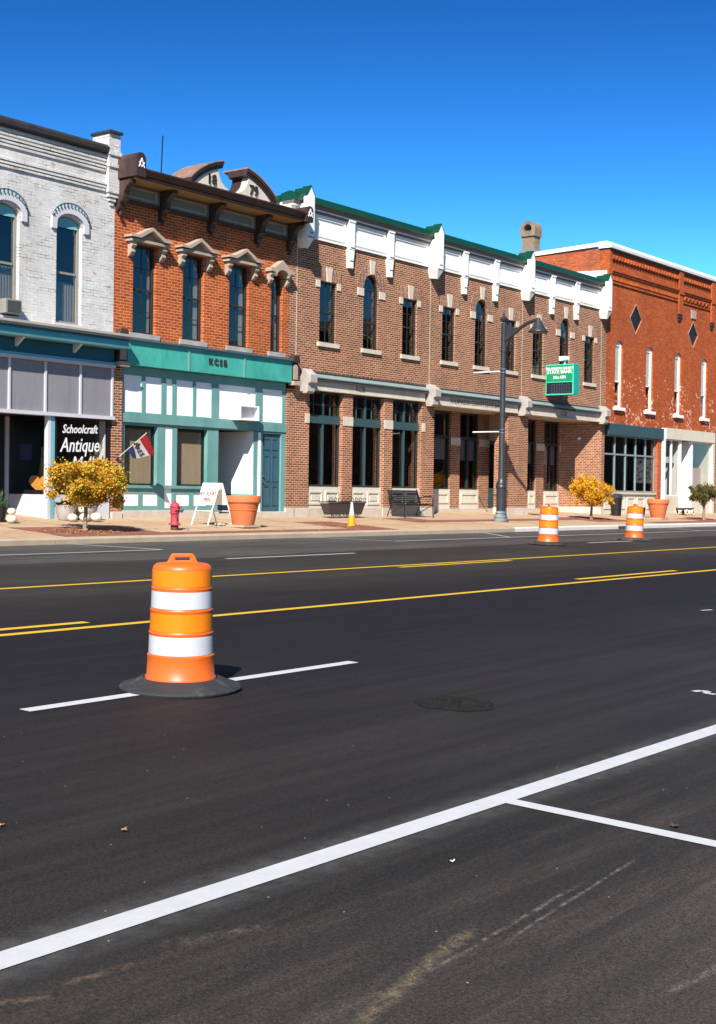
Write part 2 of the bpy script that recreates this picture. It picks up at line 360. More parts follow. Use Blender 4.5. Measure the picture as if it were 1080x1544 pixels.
def ASPHALT():
    t = NT('asphalt'); g = t.pos(); sp = t.n('ShaderNodeSeparateXYZ'); t.l(g, sp.inputs[0]); Y = sp.outputs[1]
    wob = t.math('MULTIPLY', t.math('SUBTRACT', t.noise(t.pos((.15, .6, 1)), 1.2, 4), .5), 1.0)
    yy = t.math('ADD', Y, wob)
    mr = t.n('ShaderNodeMapRange'); t.l(yy, mr.inputs[0]); mr.inputs[1].default_value = -4; mr.inputs[2].default_value = 22
    def at(y): return (y+4)/26
    base = t.ramp(mr.outputs[0], [(at(-3), lin(68, 63, 58)), (at(21.6), lin(90, 88, 84)), (at(2.2), lin(62, 57, 52)), (at(3.5), lin(45, 42, 39)), (at(5.4), lin(42, 39, 37)), (at(6.3), lin(39, 36, 35)), (at(7.2), lin(36, 33, 34)),
        (at(8.6), lin(27, 25, 28)), (at(10.6), lin(25, 23, 28)), (at(12.6), lin(40, 36, 36)), (at(14.0), lin(52, 49, 45)), (at(15.2), lin(56, 53, 48)), (at(17.0), lin(48, 46, 44)), (at(17.7), lin(48, 46, 44)), (at(17.9), lin(80, 78, 75)), (at(19.6), lin(72, 70, 68))])
    st = t.noise(t.pos((.12, 3.2, 1)), 1.6, 6, .65)       # rolled streaks along the road
    c = t.mix(.85, base, t.ramp(st, [(.3, .46), (.7, 1.12)]), 'MULTIPLY')
    bl = t.ramp(t.noise(t.pos((.5, 1, 1)), .9, 6, .6), [(.35, .84), (.68, 1.18)])
    c = t.mix(1, c, bl, 'MULTIPLY')
    # dusty brown scuffs in the parking lane
    du = t.ramp(t.noise(t.pos((.28, 2.6, 1)), 1.3, 8, .72), [(.5, 0), (.74, .55)])
    nr = t.n('ShaderNodeMapRange'); t.l(yy, nr.inputs[0])
    for i, v in ((1, 4.2), (2, 2.0), (3, 0), (4, 1)): nr.inputs[i].default_value = v
    c = t.mix(t.math('MULTIPLY', du, nr.outputs[0]), c, lin(112, 98, 80))
    # aggregate
    for (pa, pb, wd, amt, colr) in (((525, 1560), (715, 1395), .034, .42, (158, 138, 108)), ((640, 1470), (880, 1330), .012, .3, (176, 164, 150)), ((-20, 1515), (80, 1502), .026, .4, (140, 116, 98)), ((90, 1488), (215, 1450), .022, .4, (146, 118, 98)), ((1000, 1500), (1120, 1440), .02, .3, (150, 140, 130)), ((760, 1420), (960, 1295), .010, .35, (170, 162, 152)), ((240, 1425), (420, 1395), .04, .35, (120, 106, 92))):
        a, b = gpt(*pa), gpt(*pb); e = (b-a).xy.normalized(); L = (b-a).xy.length
        X, Y2 = sp.outputs[0], sp.outputs[1]
        tt = t.math('ADD', t.math('MULTIPLY', t.math('SUBTRACT', X, a.x), e.x), t.math('MULTIPLY', t.math('SUBTRACT', Y2, a.y), e.y))
        dd = t.math('ABSOLUTE', t.math('ADD', t.math('SUBTRACT', t.math('MULTIPLY', t.math('SUBTRACT', Y2, a.y), e.x), t.math('MULTIPLY', t.math('SUBTRACT', X, a.x), e.y)), t.math('MULTIPLY', t.math('SUBTRACT', t.noise(t.pos(), 3.5, 5, .7), .5), wd*3.2)))
        m1 = t.n('ShaderNodeMapRange'); t.l(dd, m1.inputs[0]); m1.interpolation_type = 'SMOOTHSTEP'
        for i, v in ((1, 0), (2, wd*1.5), (3, amt), (4, 0)): m1.inputs[i].default_value = v
        m2 = t.n('ShaderNodeMapRange'); t.l(t.math('ABSOLUTE', t.math('SUBTRACT', tt, L/2)), m2.inputs[0]); m2.interpolation_type = 'SMOOTHSTEP'
        for i, v in ((1, L*.35), (2, L*.55), (3, 1), (4, 0)): m2.inputs[i].default_value = v
        br_ = t.ramp(t.noise(t.pos(), 16, 6, .75), [(.42, .05), (.62, 1)])
        c = t.mix(t.math('MULTIPLY', t.math('MULTIPLY', m1.outputs[0], m2.outputs[0]), br_), c, lin(*colr))
    ag = t.noise(t.pos(), 150, 3, .8); ag2 = t.noise(t.pos(), 62, 3, .75)
    c = t.mix(.85, c, t.ramp(ag, [(.3, .2), (.7, 1.95)]), 'MULTIPLY'); c = t.mix(.8, c, t.ramp(ag2, [(.32, .45), (.68, 1.7)]), 'MULTIPLY')
    vo = t.n('ShaderNodeTexVoronoi'); t.l(t.pos(), vo.inputs['Vector']); vo.inputs['Scale'].default_value = 14
    sel = t.n('ShaderNodeSeparateColor'); t.l(vo.outputs['Color'], sel.inputs[0])
    gr = t.math('MULTIPLY', t.math('LESS_THAN', vo.outputs['Distance'], .065), t.math('GREATER_THAN', sel.outputs[0], .90))
    c = t.mix(t.math('MULTIPLY', gr, .7), c, lin(196, 190, 180))
    # paint overspray beside the long white line
    d = t.math('ABSOLUTE', t.math('SUBTRACT', Y, 3.83)); ov = t.n('ShaderNodeMapRange'); t.l(d, ov.inputs[0]); ov.interpolation_type = 'SMOOTHSTEP'
    for i, v in ((1, .07), (2, .26), (3, .09), (4, 0)): ov.inputs[i].default_value = v
    c = t.mix(t.math('MULTIPLY', ov.outputs[0], t.ramp(t.noise(t.pos(), 9, 4), [(.3, .3), (.7, 1.2)])), c, lin(190, 190, 194))
    t.l(c, t.b.inputs['Base Color']); t.l(t.ramp(ag, [(.2, .6), (.8, .85)]), t.b.inputs['Roughness']); t.b.inputs['Specular IOR Level'].default_value = .25
    t.bump(t.math('ADD', ag, t.math('MULTIPLY', t.noise(t.pos(), 45, 3), .6)), .006, .6)
    return t.m
MT['asphalt'] = ASPHALT()
MT['patch'] = M('patch', lin(34, 33, 32), .85, .85, 34, bump=1.0, bscale=60, spec=.2)
def PAINT(name, col, wear=.35):
    t = NT(name); c = t.mix(t.ramp(t.noise(t.pos(), 7, 6, .7), [(.3, 0), (.7, 1)]), tuple(v*.86 for v in col), col)
    wr = t.ramp(t.noise(t.pos((1, 2, 1)), 38, 5, .8), [(.66, 0), (.74, wear)])
    c = t.mix(wr, c, lin(60, 58, 60)); t.l(c, t.b.inputs['Base Color']); t.b.inputs['Roughness'].default_value = .7
    t.bump(t.noise(t.pos(), 160, 2), .003, .4); return t.m
MT['line_white'] = PAINT('line_white', lin(206, 208, 212)); MT['line_yellow'] = PAINT('line_yellow', lin(226, 182, 40))
MT['line_far'] = PAINT('line_far', lin(184, 184, 186), .5)
def WALK():
    t = NT('sidewalk_concrete'); n = t.noise(t.pos(), .7, 7, .65)
    c = t.mix(t.ramp(n, [(.3, 0), (.7, 1)]), lin(178, 147, 115), lin(198, 169, 137))
    c = t.mix(t.ramp(t.noise(t.pos(), 3, 7, .75), [(.55, 0), (.75, .4)]), c, lin(140, 108, 80))
    t.l(c, t.b.inputs['Base Color']); t.b.inputs['Roughness'].default_value = .9
    t.bump(t.noise(t.pos(), 90, 3), .004, .4); return t.m
MT['walk'] = WALK()
def PAVER():
    t = NT('paver'); b = t.n('ShaderNodeTexBrick'); t.l(t.pos(), b.inputs['Vector'])
    for k, v in (('Scale', 1), ('Mortar Size', .006), ('Brick Width', .2), ('Row Height', .1)): b.inputs[k].default_value = v
    b.inputs['Color1'].default_value = (*lin(158, 92, 74), 1); b.inputs['Color2'].default_value = (*lin(128, 68, 56), 1); b.inputs['Mortar'].default_value = (*lin(120, 90, 76), 1)
    c = t.mix(1, b.outputs['Color'], t.ramp(t.noise(t.pos(), 1.6, 6), [(.3, .8), (.7, 1.15)]), 'MULTIPLY')
    t.l(c, t.b.inputs['Base Color']); t.b.inputs['Roughness'].default_value = .9
    t.bump(b.outputs['Fac'], .004, -.5 if False else .5); return t.m
MT['paver'] = PAVER()
MT['earth'] = M('earth', lin(120, 112, 84), .95, .25, .4)

# ------------------------------------------------------------------ ground, road, kerb, sidewalk
D = 26.0
KY = 21.65                                              # foot of the kerb
def zr(y): return .027*(y-7.8)                          # road surface
def zs(y): return .505 + .0632*(y-21.8)                 # sidewalk surface
ZB = zs(D)
X0, X1 = -90, 260
mb = MB(); pr = [(-700, -.9), (-9.5, -.9), (21, .1), (26.5, .55), (48, .70), (900, .70)]
for i in range(len(pr)-1):
    (a, za), (b, zb) = pr[i], pr[i+1]; mb.add([(-900, a, za), (1200, a, za), (1200, b, zb), (-900, b, zb)], [(0,1,2,3)])
tag(part('ground', mb, MT['earth']), 'flat earth around the street', None, kind='structure')
mb = MB(); mb.add([(X0, -9, zr(-9)), (X1, -9, zr(-9)), (X1, KY+.1, zr(KY+.1)), (X0, KY+.1, zr(KY+.1))], [(0,1,2,3)])
tag(part('road', mb, MT['asphalt']), 'fresh dark asphalt of the wide main street', None, kind='structure')
sw = MB()
sw.prism([(21.83, 0), (21.83, zs(21.83)), (28.6, zs(28.6)), (28.6, 0)], X0, X1, 'x')
tag(part('sidewalk', sw, MT['walk']), 'tan concrete sidewalk sloping up to the shop fronts', None, kind='structure')
jt = MB()
for i in range(int((X1-X0)/1.6)):
    xx = X0+1.6*i; jt.add([(xx-.008, 21.9, zs(21.9)+.002), (xx+.008, 21.9, zs(21.9)+.002), (xx+.008, 26, zs(26)+.002), (xx-.008, 26, zs(26)+.002)], [(0,1,2,3)])
for yy in (23.3, 24.7): jt.add([(X0, yy-.008, zs(yy-.008)+.0025), (X1, yy-.008, zs(yy-.008)+.0025), (X1, yy+.008, zs(yy+.008)+.0025), (X0, yy+.008, zs(yy+.008)+.0025)], [(0,1,2,3)])
part('slab_joints', jt, MT['earth'], bpy.data.objects['sidewalk'], kind='stuff')
kerb = thing('kerb', 'concrete kerb along the far side of the road', None, (X0, KY, zr(KY))); kerb['kind'] = 'structure'
kp = [(KY, .2), (KY, zr(KY)+.10), (KY+.03, zr(KY)+.135), (KY+.2, .509), (KY+.2, .2)]
x = X0; drain = 43.3
while x < X1:
    L = 3.0
    kb = MB(); k2 = kp
    if x <= drain < x+L:
        kb.prism(kp, 0, drain-x-.35, 'x'); kb.prism([(KY+.14, .2), (KY+.14, .47), (KY+.2, .47), (KY+.2, .2)], drain-x-.35, drain-x+.35, 'x')
        kb.prism([(KY+.02, .47), (KY+.02, .505), (KY+.2, .509), (KY+.2, .47)], drain-x-.35, drain-x+.35, 'x'); kb.prism(kp, drain-x+.35, L-.012, 'x')
    else: kb.prism(kp, 0, L-.012, 'x')
    part('kerb_stone', kb, MT['new_concrete'] if x > 34 else MT['concrete'], kerb, loc=(x, 0, 0))
    x += L
def sheet(name, x0, x1, y0, y1, mat, label, zf=zr, dz=.005, kind='structure', jag=0):
    n = max(1, int((x1-x0)/3)); mb = MB()
    for i in range(n):
        a = x0+(x1-x0)*i/n; b = x0+(x1-x0)*(i+1)/n
        mb.add([(a, y0, zf(y0)+dz), (b, y0, zf(y0)+dz), (b, y1, zf(y1)+dz), (a, y1, zf(y1)+dz)], [(0,1,2,3)])
    return tag(part(name, mb, mat), label, None, kind=kind)
for x0, x1, y0, y1, lb in ((18.5, 28.65, 21.95, 22.42, 'narrow red paver strip along the old kerb'), (18.6, 21.7, 22.42, 24.0, 'red paver square under the nearest small tree'), (28.65, 30.3, 21.95, 24.4, 'red paver square around the yellow cone'),
        (33.8, 35.4, 23.7, 25.2, 'red paver square before the bench'), (35.4, 44.0, 23.75, 24.4, 'red paver strip crossing behind the street lamp foot'), (44.0, 46.9, 22.9, 24.8, 'red paver square under the golden tree'), (46.9, 56, 22.0, 22.6, 'red paver strip along the white kerb'), (52.2, 54.6, 22.6, 23.8, 'red paver square under the greenish tree')):
    sheet('brick_paving', x0, x1, y0, y1, MT['paver'], lb, zs)
sheet('edge_line', X0, X1, 3.76, 3.90, MT['line_white'], 'long white line edging the near parking lane')
mb = MB(); mb.add([(6.2, -1.5, zr(-1.5)+.005), (6.31, -1.5, zr(-1.5)+.005), (6.31, 3.76, zr(3.76)+.005), (6.2, 3.76, zr(3.76)+.005)], [(0,1,2,3)])
tag(part('stall_line', mb, MT['line_white']), 'white parking stall line branching off the long edge line', None, kind='structure')
for k in range(-6, 12):
    if k == 0: continue
    mb = MB(); xx = 6.2+k*6.9; mb.add([(xx, -1.5, zr(-1.5)+.005), (xx+.11, -1.5, zr(-1.5)+.005), (xx+.11, 3.76, zr(3.76)+.005), (xx, 3.76, zr(3.76)+.005)], [(0,1,2,3)])
    if k in (-1, 1): tag(part('stall_line', mb, MT['line_white']), 'white parking stall line %s of the camera' % ('left' if k < 0 else 'right'), None, kind='structure')
sheet('lane_dash', 6.0, 9.72, 7.47, 7.59, MT['line_white'], 'white lane dash running under the nearest drum')
sheet('lane_dash', 18.4, 22.3, 17.22, 17.34, MT['line_far'], 'white lane dash on the far lane, left one')
sheet('lane_dash', 32.5, 36.3, 17.22, 17.34, MT['line_far'], 'white lane dash under the farthest drum')
sheet('centre_line', X0, X1, 10.78, 10.91, MT['line_yellow'], 'solid yellow line on the near side of the turn lane')
sheet('centre_dash', -1.5, 9.75, 11.14, 11.27, MT['line_yellow'], 'yellow dash beside the near solid yellow line, left end')
sheet('centre_dash', 20.7, 24.7, 11.14, 11.27, MT['line_yellow'], 'yellow dash beside the near solid yellow line, right end')
sheet('centre_line', X0, X1, 14.6, 14.72, MT['line_yellow'], 'solid yellow line on the far side of the turn lane')
sheet('centre_dash', 19.9, 23.8, 14.34, 14.46, MT['line_yellow'], 'yellow dash beside the far solid yellow line')
def strip(name, p, q, wd, mat, label):
    p, q = Vector((*p, 0)), Vector((*q, 0)); n = Vector((0, 0, 1)).cross((q-p).normalized())*wd/2
    mb = MB(); mb.add([(v.x, v.y, zr(v.y)+.006) for v in (p-n, q-n, q+n, p+n)], [(0,1,2,3)]); tag(part(name, mb, mat), label, None, kind='structure')
strip('parking_line', (X0, 19.63), (19.05, 19.63), .1, MT['line_far'], 'white far parking line ending before the orange drum')
strip('parking_line', (27.1, 19.75), (X1, 19.75), .1, MT['line_far'], 'white far parking line before the bank')
strip('stall_line', (18.4, 21.6), (19.02, 19.68), .1, MT['line_far'], 'slanted white stall end near the left tree')
strip('stall_line', (26.3, 21.6), (27.06, 19.8), .1, MT['line_far'], 'slanted white stall end before the bench')
strip('stall_line', (34.1, 21.6), (32.6, 19.75), .11, MT['line_far'], 'slanted white stall line before the street lamp')
strip('stall_line', (46.6, 21.6), (45.7, 19.8), .11, MT['line_far'], 'slanted white stall line before the far flower pot')
mb = MB()
for a, b in (((1046, 1043.5), (1058, 1042.5)), ((1058, 1042.5), (1068, 1043.5)), ((1068, 1043.5), (1064, 1045.5)), ((1064, 1045.5), (1070, 1047)), ((1070, 1047), (1079, 1048))):
    p, q = gpt(*a), gpt(*b); n = Vector((0,0,1)).cross((q-p).normalized())*.03; mb.add([(v.x, v.y, zr(v.y)+.006) for v in (p-n, q-n, q+n, p+n)], [(0,1,2,3)])
tag(part('survey_mark', mb, MT['line_white']), 'small sprayed white survey squiggle near the right edge', None, kind='structure')
strip('survey_mark', tuple(gpt(1058, 921)[:2]), tuple(gpt(1074, 920)[:2]), .05, MT['line_white'], 'short sprayed white tick on the dark lane')
# rough round asphalt patch
mb = MB(); n = 40; c = gpt(688, 1062); vs_ = []
for i in range(n):
    a = 2*math.pi*i/n; r = .30*(1+.06*math.sin(3*a+1)+.05*math.sin(7*a)); vs_.append((c.x+r*math.cos(a), c.y+r*math.sin(a), zr(c.y+r*math.sin(a))+.004))
rings = [vs_]
for k in range(1, 9):
    f_ = 1-k/8.5; rings.append([(c.x+(v[0]-c.x)*f_+random.uniform(-.008, .008), c.y+(v[1]-c.y)*f_, zr(c.y+(v[1]-c.y)*f_)+.004+random.uniform(.002, .022)) for v in vs_])
mb.add([p for r_ in rings for p in r_], [(j*n+i, j*n+(i+1) % n, (j+1)*n+(i+1) % n, (j+1)*n+i) for j in range(8) for i in range(n)]+[tuple(range(8*n, 9*n))])
tag(part('manhole_patch', mb, MT['patch']), 'rough round asphalt patch in the dark lane', None, kind='structure')

# ------------------------------------------------------------------ windows
_wc = {}
def window(parent, cx, z0, z1, wd, y, rise=0, fm='sash_dark', gm='glass', cols=2, rows=2, fw=.055, sill=None, sill_mat='grey_stone', split=.5, sill_w=.12, muntin='sash_dark', name='window', label=None):
    key = (round(z1-z0, 2), round(wd, 2), rise, fm, gm, cols, rows, sill, split)
    h = z1-z0; a = wd/2
    if key not in _wc:
        fr = MB(); fr.slab(arch(-a, a, 0, h, rise), [arch(-a+fw, a-fw, fw, h-(0 if rise else fw), max(0, rise-fw))], -.03, .06)
        zm = h*split
        if split: fr.box(-a+fw, a-fw, -.02, .05, zm-.025, zm+.03)
        mu = MB()
        if cols > 1:
            for i in range(1, cols): xx = -a+fw+(wd-2*fw)*i/cols; mu.box(xx-.009, xx+.009, .0, .03, fw, h-(fw if not rise else .02))
        for (za, zb) in (((fw, zm-.025), (zm+.03, h-fw)) if split else ((fw, h-fw),)):
            for i in range(1, rows): zz = za+(zb-za)*i/rows; mu.box(-a+fw, a-fw, .004, .026, zz-.009, zz+.009)
        if rise: mu.box(-a+fw, a-fw, -.015, .04, h-.02, h+.02)
        lo = MB(); up = MB(); pf = .02
        if split:
            lo.slab(arch(-a+pf, a-pf, pf, zm-.01, 0), [], .012, .018); up.slab(arch(-a+pf, a-pf, zm+.01, h-(0 if rise else pf), max(0, rise-pf)), [], .010, .016)
        else: lo.slab(arch(-a+pf, a-pf, pf, h-(0 if rise else pf), max(0, rise-pf)), [], .012, .018)
        si = MB()
        if sill: si.box(-a-sill_w, a+sill_w, -sill-.0, .1, -.13, -.002)
        _wc[key] = (fr.mesh('window', MT[fm]), mu.mesh('muntin', MT[muntin]) if mu.v else None, lo.mesh('pane', MT[gm]), up.mesh('pane', MT[gm]) if up.v else None, si.mesh('sill', MT[sill_mat]) if sill else None)
    fr, mu, lo, up, si = _wc[key]
    wo_ = part(name, fr, None, parent, loc=(cx, y, z0), label=label)
    part('pane', lo, None, wo_)
    if up: part('pane', up, None, wo_)
    if mu: part('muntin', mu, None, wo_)
    if si: part('sill', si, None, wo_, loc=(0, D-y, 0))
    return wo_
def shell(parent, x0, x1, y0, y1, z0, ztop, floors, wallmat='plaster', left=True, right=True, roof_z=None):
    rz = roof_z or ztop-.5
    if left: part('side_wall', MB().box(x0, x0+.25, y0, y1, z0, ztop), MT[wallmat], parent)
    if right: part('side_wall', MB().box(x1-.25, x1, y0, y1, z0, ztop), MT[wallmat], parent)
    part('back_wall', MB().box(x0+.26, x1-.26, y1-.3, y1, z0, ztop), MT[wallmat], parent)
    part('roof', MB().box(x0+.26, x1-.26, y0, y1-.31, rz-.2, rz), MT['roof'], parent)
    for z in floors: part('floor_slab', MB().box(x0+.26, x1-.26, y0, y1-.31, z-.25, z), MT['interior_wall'], parent)
    part('partition', MB().box(x0+.26, x1-.26, y0+5.5, y0+5.6, z0, rz-.21), MT['interior_wall'], parent)

# ------------------------------------------------------------------ building 1: white painted brick (left)
b1 = thing('white_brick_building', 'white painted brick building with arched windows and grey shop panels at the left', 'building', (19, D, ZB))
WX0, WX1 = 14.0, 23.385
holes = []
for cx in (18.1, 20.02, 21.93): holes.append(arch(cx-.4, cx+.4, 5.55, 7.95, .24))
holes.append(arch(15.8, 16.6, 5.55, 7.95, .24))
part('wall', MB().slab([(WX0, 5.3), (WX1, 5.3), (WX1, 10.02), (WX0, 10.02)], holes, D, D+.3), MT['brick_white'], b1)
shell(b1, WX0, WX1, D+.31, 44, ZB-.1, 9.9, [5.0, ZB], 'plaster')
for z, n, p in ((9.88, 1, .05), (9.80, 1, .035), (9.70, 1, .05), (9.62, 1, .035), (9.54, 1, .02), (9.21, 1, .05), (9.13, 1, .035), (9.05, 1, .02)):
    part('corbel_band', MB().box(WX0, 23.04, D-p-.02, D-.001, z-.05, z), MT['brick_white'], b1)
part('cap', MB().prism([(D-.16, 9.98), (D-.16, 10.08), (D-.08, 10.16), (D+.34, 10.2), (D+.34, 10.03), (D-.06, 9.93)], WX0, 23.06, 'x'), MT['dark_cap'], b1)
pr_ = MB(); pr_.box(23.07, 23.44, D-.13, D+.5, 8.98, 10.46).box(23.05, 23.46, D-.17, D+.52, 9.92, 10.02).box(23.05, 23.46, D-.17, D+.52, 9.62, 9.7)
pr_.box(23.1, 23.41, D-.10, D-.001, 8.88, 8.975).box(23.15, 23.36, D-.07, D-.001, 8.78, 8.875).box(23.20, 23.31, D-.04, D-.001, 8.68, 8.775)
part('end_pier', pr_, MT['brick_white'], b1)
part('pier_cap', MB().box(23.03, 23.47, D-.2, D+.54, 10.465, 10.53), MT['dark_cap'], b1)
for k, cx in enumerate((16.2, 18.1, 20.02, 21.93)):
    wv = window(b1, cx, 5.55, 7.95, .8, D+.14, .24, 'sash_grey', 'glass', 1, 1, .07, .06, 'lilac_white', .52, .1, 'sash_grey')
    ho = MB(); ou = arch(cx-.62, cx+.62, 7.72, 8.0, .44, 14); inn = arch(cx-.43, cx+.43, 7.7, 7.97, .26, 14)
    ring = ou[1:]+[ou[0]]
    poly = [(cx+.58, 7.82)] + [(cx+.58*math.cos(math.pi*i/14), 7.99+.41*math.sin(math.pi*i/14)) for i in range(15)] + [(cx-.58, 7.82), (cx-.43, 7.82)] + [(cx-.43*math.cos(math.pi*i/14), 7.97+.27*math.sin(math.pi*i/14)) for i in range(15)] + [(cx+.43, 7.82)]
    hd = part('window_hood', MB().slab(poly, [], D-.06, D-.002), MT['lilac_white'], b1)
    dn = MB()
    for i in range(13):
        t_ = math.pi*(.12+.76*i/12); dn.tube([(cx+.56*math.cos(t_), D-.075, 7.98+.42*math.sin(t_)), (cx+.60*math.cos(t_), D-.075, 7.98+.5*math.sin(t_))], .022, 5)
    for i in range(14):
        t0 = math.pi*(.08+.84*i/14); t1 = math.pi*(.08+.84*(i+1)/14)
        dn.tube([(cx+.61*math.cos(t0), D-.07, 7.99+.5*math.sin(t0)), (cx+.61*math.cos(t1), D-.07, 7.99+.5*math.sin(t1))], .016, 4)
    part('scalloped_trim', dn, MT['teal_dark'], hd)
    part('transom_panel', MB().slab(arch(cx-.33, cx+.33, 7.9, 7.97, .18), [], D+.1, D+.105), MT['teal_light'], b1)
for x0, x1, z1 in ((19.75, 20.42, 6.75), (21.62, 22.3, 6.6)):
    cu = MB(); n = 16
    for i in range(n): xa = x0+(x1-x0)*i/n; xb = x0+(x1-x0)*(i+1)/n; cu.add([(xa, D+.24+.03*(i % 2), 5.6), (xb, D+.24+.03*((i+1) % 2), 5.6), (xb, D+.24+.03*((i+1) % 2), z1), (xa, D+.24+.03*(i % 2), z1)], [(0,1,2,3)])
    part('curtain', cu, MT['paper'], b1)
# storefront cornice
part('gutter', MB().prism([(25.5, 5.30), (25.46, 5.36), (25.5, 5.42), (25.6, 5.44), (25.99, 5.47), (25.99, 5.33)], WX0, 23.52, 'x'), MT['sash_grey'], b1)
part('cornice_board', MB().prism([(25.56, 5.12), (25.52, 5.29), (25.98, 5.29), (25.98, 5.12)], WX0, 23.5, 'x'), MT['teal_dark'], b1)
part('cornice_edge', MB().prism([(25.5, 5.06), (25.48, 5.11), (25.98, 5.115), (25.98, 5.06)], WX0, 23.52, 'x'), MT['teal_light'], b1)
part('frieze_board', MB().box(WX0, 23.36, 25.92, 26.2, 4.72, 5.05), MT['teal_dark'], b1)
part('frieze_mould', MB().box(WX0, 23.36, 25.88, 26.2, 4.655, 4.715), MT['teal_light'], b1)
part('panel_head', MB().box(WX0, 23.36, 25.85, 26.2, 4.575, 4.65), MT['lilac_white'], b1)
for xx in (15.4, 17.2, 20.25, 22.0): part('bracket', MB().prism([(25.6, 5.055), (25.9, 4.85), (25.915, 4.85), (25.915, 5.055)], xx, xx+.07, 'x'), MT['lilac_white'], b1)
mul = [14.0, 15.1, 16.15, 17.2, 18.2, 19.15, 20.13, 21.20, 22.29, 23.33]
for a, b in zip(mul[:-1], mul[1:]): part('transom_panel', MB().box(a+.04, b-.03, 25.97, 26.1, 3.36, 4.57), MT['grey_panel'], b1)
for a in mul: part('mullion', MB().box(a-.025, a+.03, 25.93, 26.12, 3.36, 4.572), MT['lilac_white'], b1)
part('transom_sill', MB().box(WX0, 23.38, 25.88, 26.2, 3.27, 3.355), MT['lilac_white'], b1)
part('soffit', MB().box(WX0, 23.3, 26.21, 28.2, 3.3, 3.36), MT['black_paint'], b1)
# display windows beside the recessed door
def b1_display(x0, x1, corner_right):
    part('bulkhead', MB().box(x0, x1, 25.97, 26.07, ZB-.1, 1.36), MT['lilac_white'], b1)
    f = part('shop_window', MB().slab([(x0, 1.37), (x1, 1.37), (x1, 3.265), (x0, 3.265)], [[(x0+.07, 1.43), (x1-.07, 1.43), (x1-.07, 3.23), (x0+.07, 3.23)]], 25.98, 26.06), MT['black_paint'], b1)
    part('pane', MB().box(x0+.06, x1-.06, 26.0, 26.008, 1.42, 3.24), MT['shop_glass'], f)
b1_display(21.52, 23.30, True); b1_display(14.1, 18.7, False)
cp_ = MB(); cp_.box(21.30, 21.39, 25.95, 26.09, ZB-.1, 3.265); part('corner_post', cp_, MT['lilac_white'], b1)
cp_ = MB(); cp_.box(21.395, 21.51, 25.955, 26.085, ZB-.1, 3.265); part('corner_post', cp_, MT['teal_light'], b1)
part('side_bulkhead', MB().box(21.40, 21.48, 26.10, 27.55, ZB-.1, 1.36), MT['lilac_white'], b1)
f = part('shop_window', MB().add(*(lambda q: (q.v, q.f))(MB().slab([(26.1, 1.37), (27.55, 1.37), (27.55, 3.265), (26.1, 3.265)], [[(26.2, 1.47), (27.45, 1.47), (27.45, 3.2), (26.2, 3.2)]], 0, .07))), MT['black_paint'], b1)
f.data.transform(Matrix(((0, 1, 0, 21.40), (1, 0, 0, 0), (0, 0, 1, 0), (0, 0, 0, 1))))
part('pane', MB().box(21.43, 21.438, 26.19, 27.46, 1.46, 3.21), MT['shop_glass'], f)
part('door_jamb', MB().box(21.3, 21.4, 27.56, 27.7, ZB-.1, 3.29), MT['lilac_white'], b1)
part('door_surround', MB().slab([(18.8, ZB-.1), (21.29, ZB-.1), (21.29, 3.29), (18.8, 3.29)], [[(20.2, ZB+.02), (21.15, ZB+.02), (21.15, 2.95), (20.2, 2.95)]], 27.6, 27.7), MT['black_paint'], b1)
dr = part('door', MB().slab([(20.21, ZB+.03), (21.14, ZB+.03), (21.14, 2.94), (20.21, 2.94)], [[(20.36, 1.75), (20.99, 1.75), (20.99, 2.8), (20.36, 2.8)]], 27.62, 27.68), MT['teal_dark'], b1)
part('pane', MB().box(20.35, 21.0, 27.645, 27.652, 1.74, 2.81), MT['shop_glass'], dr)
part('handle', MB().tube([(21.05, 27.6, 1.75), (21.05, 27.55, 1.78), (21.05, 27.55, 1.95), (21.05, 27.6, 1.98)], .012, 6), MT['chrome'], dr)
part('display_floor', MB().box(21.5, 23.28, 26.1, 28.0, 1.2, 1.34), MT['wood_dark'], b1)
part('display_back', MB().box(21.5, 23.28, 28.0, 28.05, 1.35, 3.28), MT['black_paint'], b1)
part('display_side', MB().box(23.24, 23.3, 26.1, 28.0, 1.35, 3.28), MT['white_paint'], b1)
for tx, sz, xx, zz, wd in (('Schoolcraft', .30, 22.32, 2.98, .82), ('Antique', .50, 22.32, 2.58, .78), ('Mall', .50, 22.4, 2.12, .85)):
    tm = text_mb(tx, sz, .28, .002, wd, .003); tm.xf(frame_mat((xx, 25.985, zz), (1, 0, .03), (0, 0, 1)))
    part('window_lettering', tm, MT['lettering_white'], b1)

# things inside the white building's display
hm = MB(); hp = []
for i in range(40):
    t_ = 2*math.pi*i/40; hp.append((16*math.sin(t_)**3/60, (13*math.cos(t_)-5*math.cos(2*t_)-2*math.cos(3*t_)-math.cos(4*t_))/60))
hm.slab(hp, [], -.04, .04)
ht = part('heart_ornament', hm, MT['heart_orange']); ht.location = (21.72, 26.75, 1.63); ht.rotation_euler = (0, 0, R(-48))
tag(ht, 'orange heart ornament standing in the antique shop window', 'ornament')
dw = MB(); dw.tube([(0, 0, 0), (.02, 0, .35), (.06, .02, .75), (.04, 0, 1.05), (-.03, 0, 1.2)], [.15, .13, .1, .06, .02], 9)
tag(part('driftwood_sculpture', dw, MT['driftwood'], loc=(21.95, 26.95, 1.345), smooth=60), 'tall pale driftwood piece behind the orange heart', 'sculpture')
tag(part('poster', MB().box(21.445, 21.45, 26.75, 27.2, 2.2, 2.6), [MT['purple_print']]), 'small purple poster in the dark side window', 'poster')

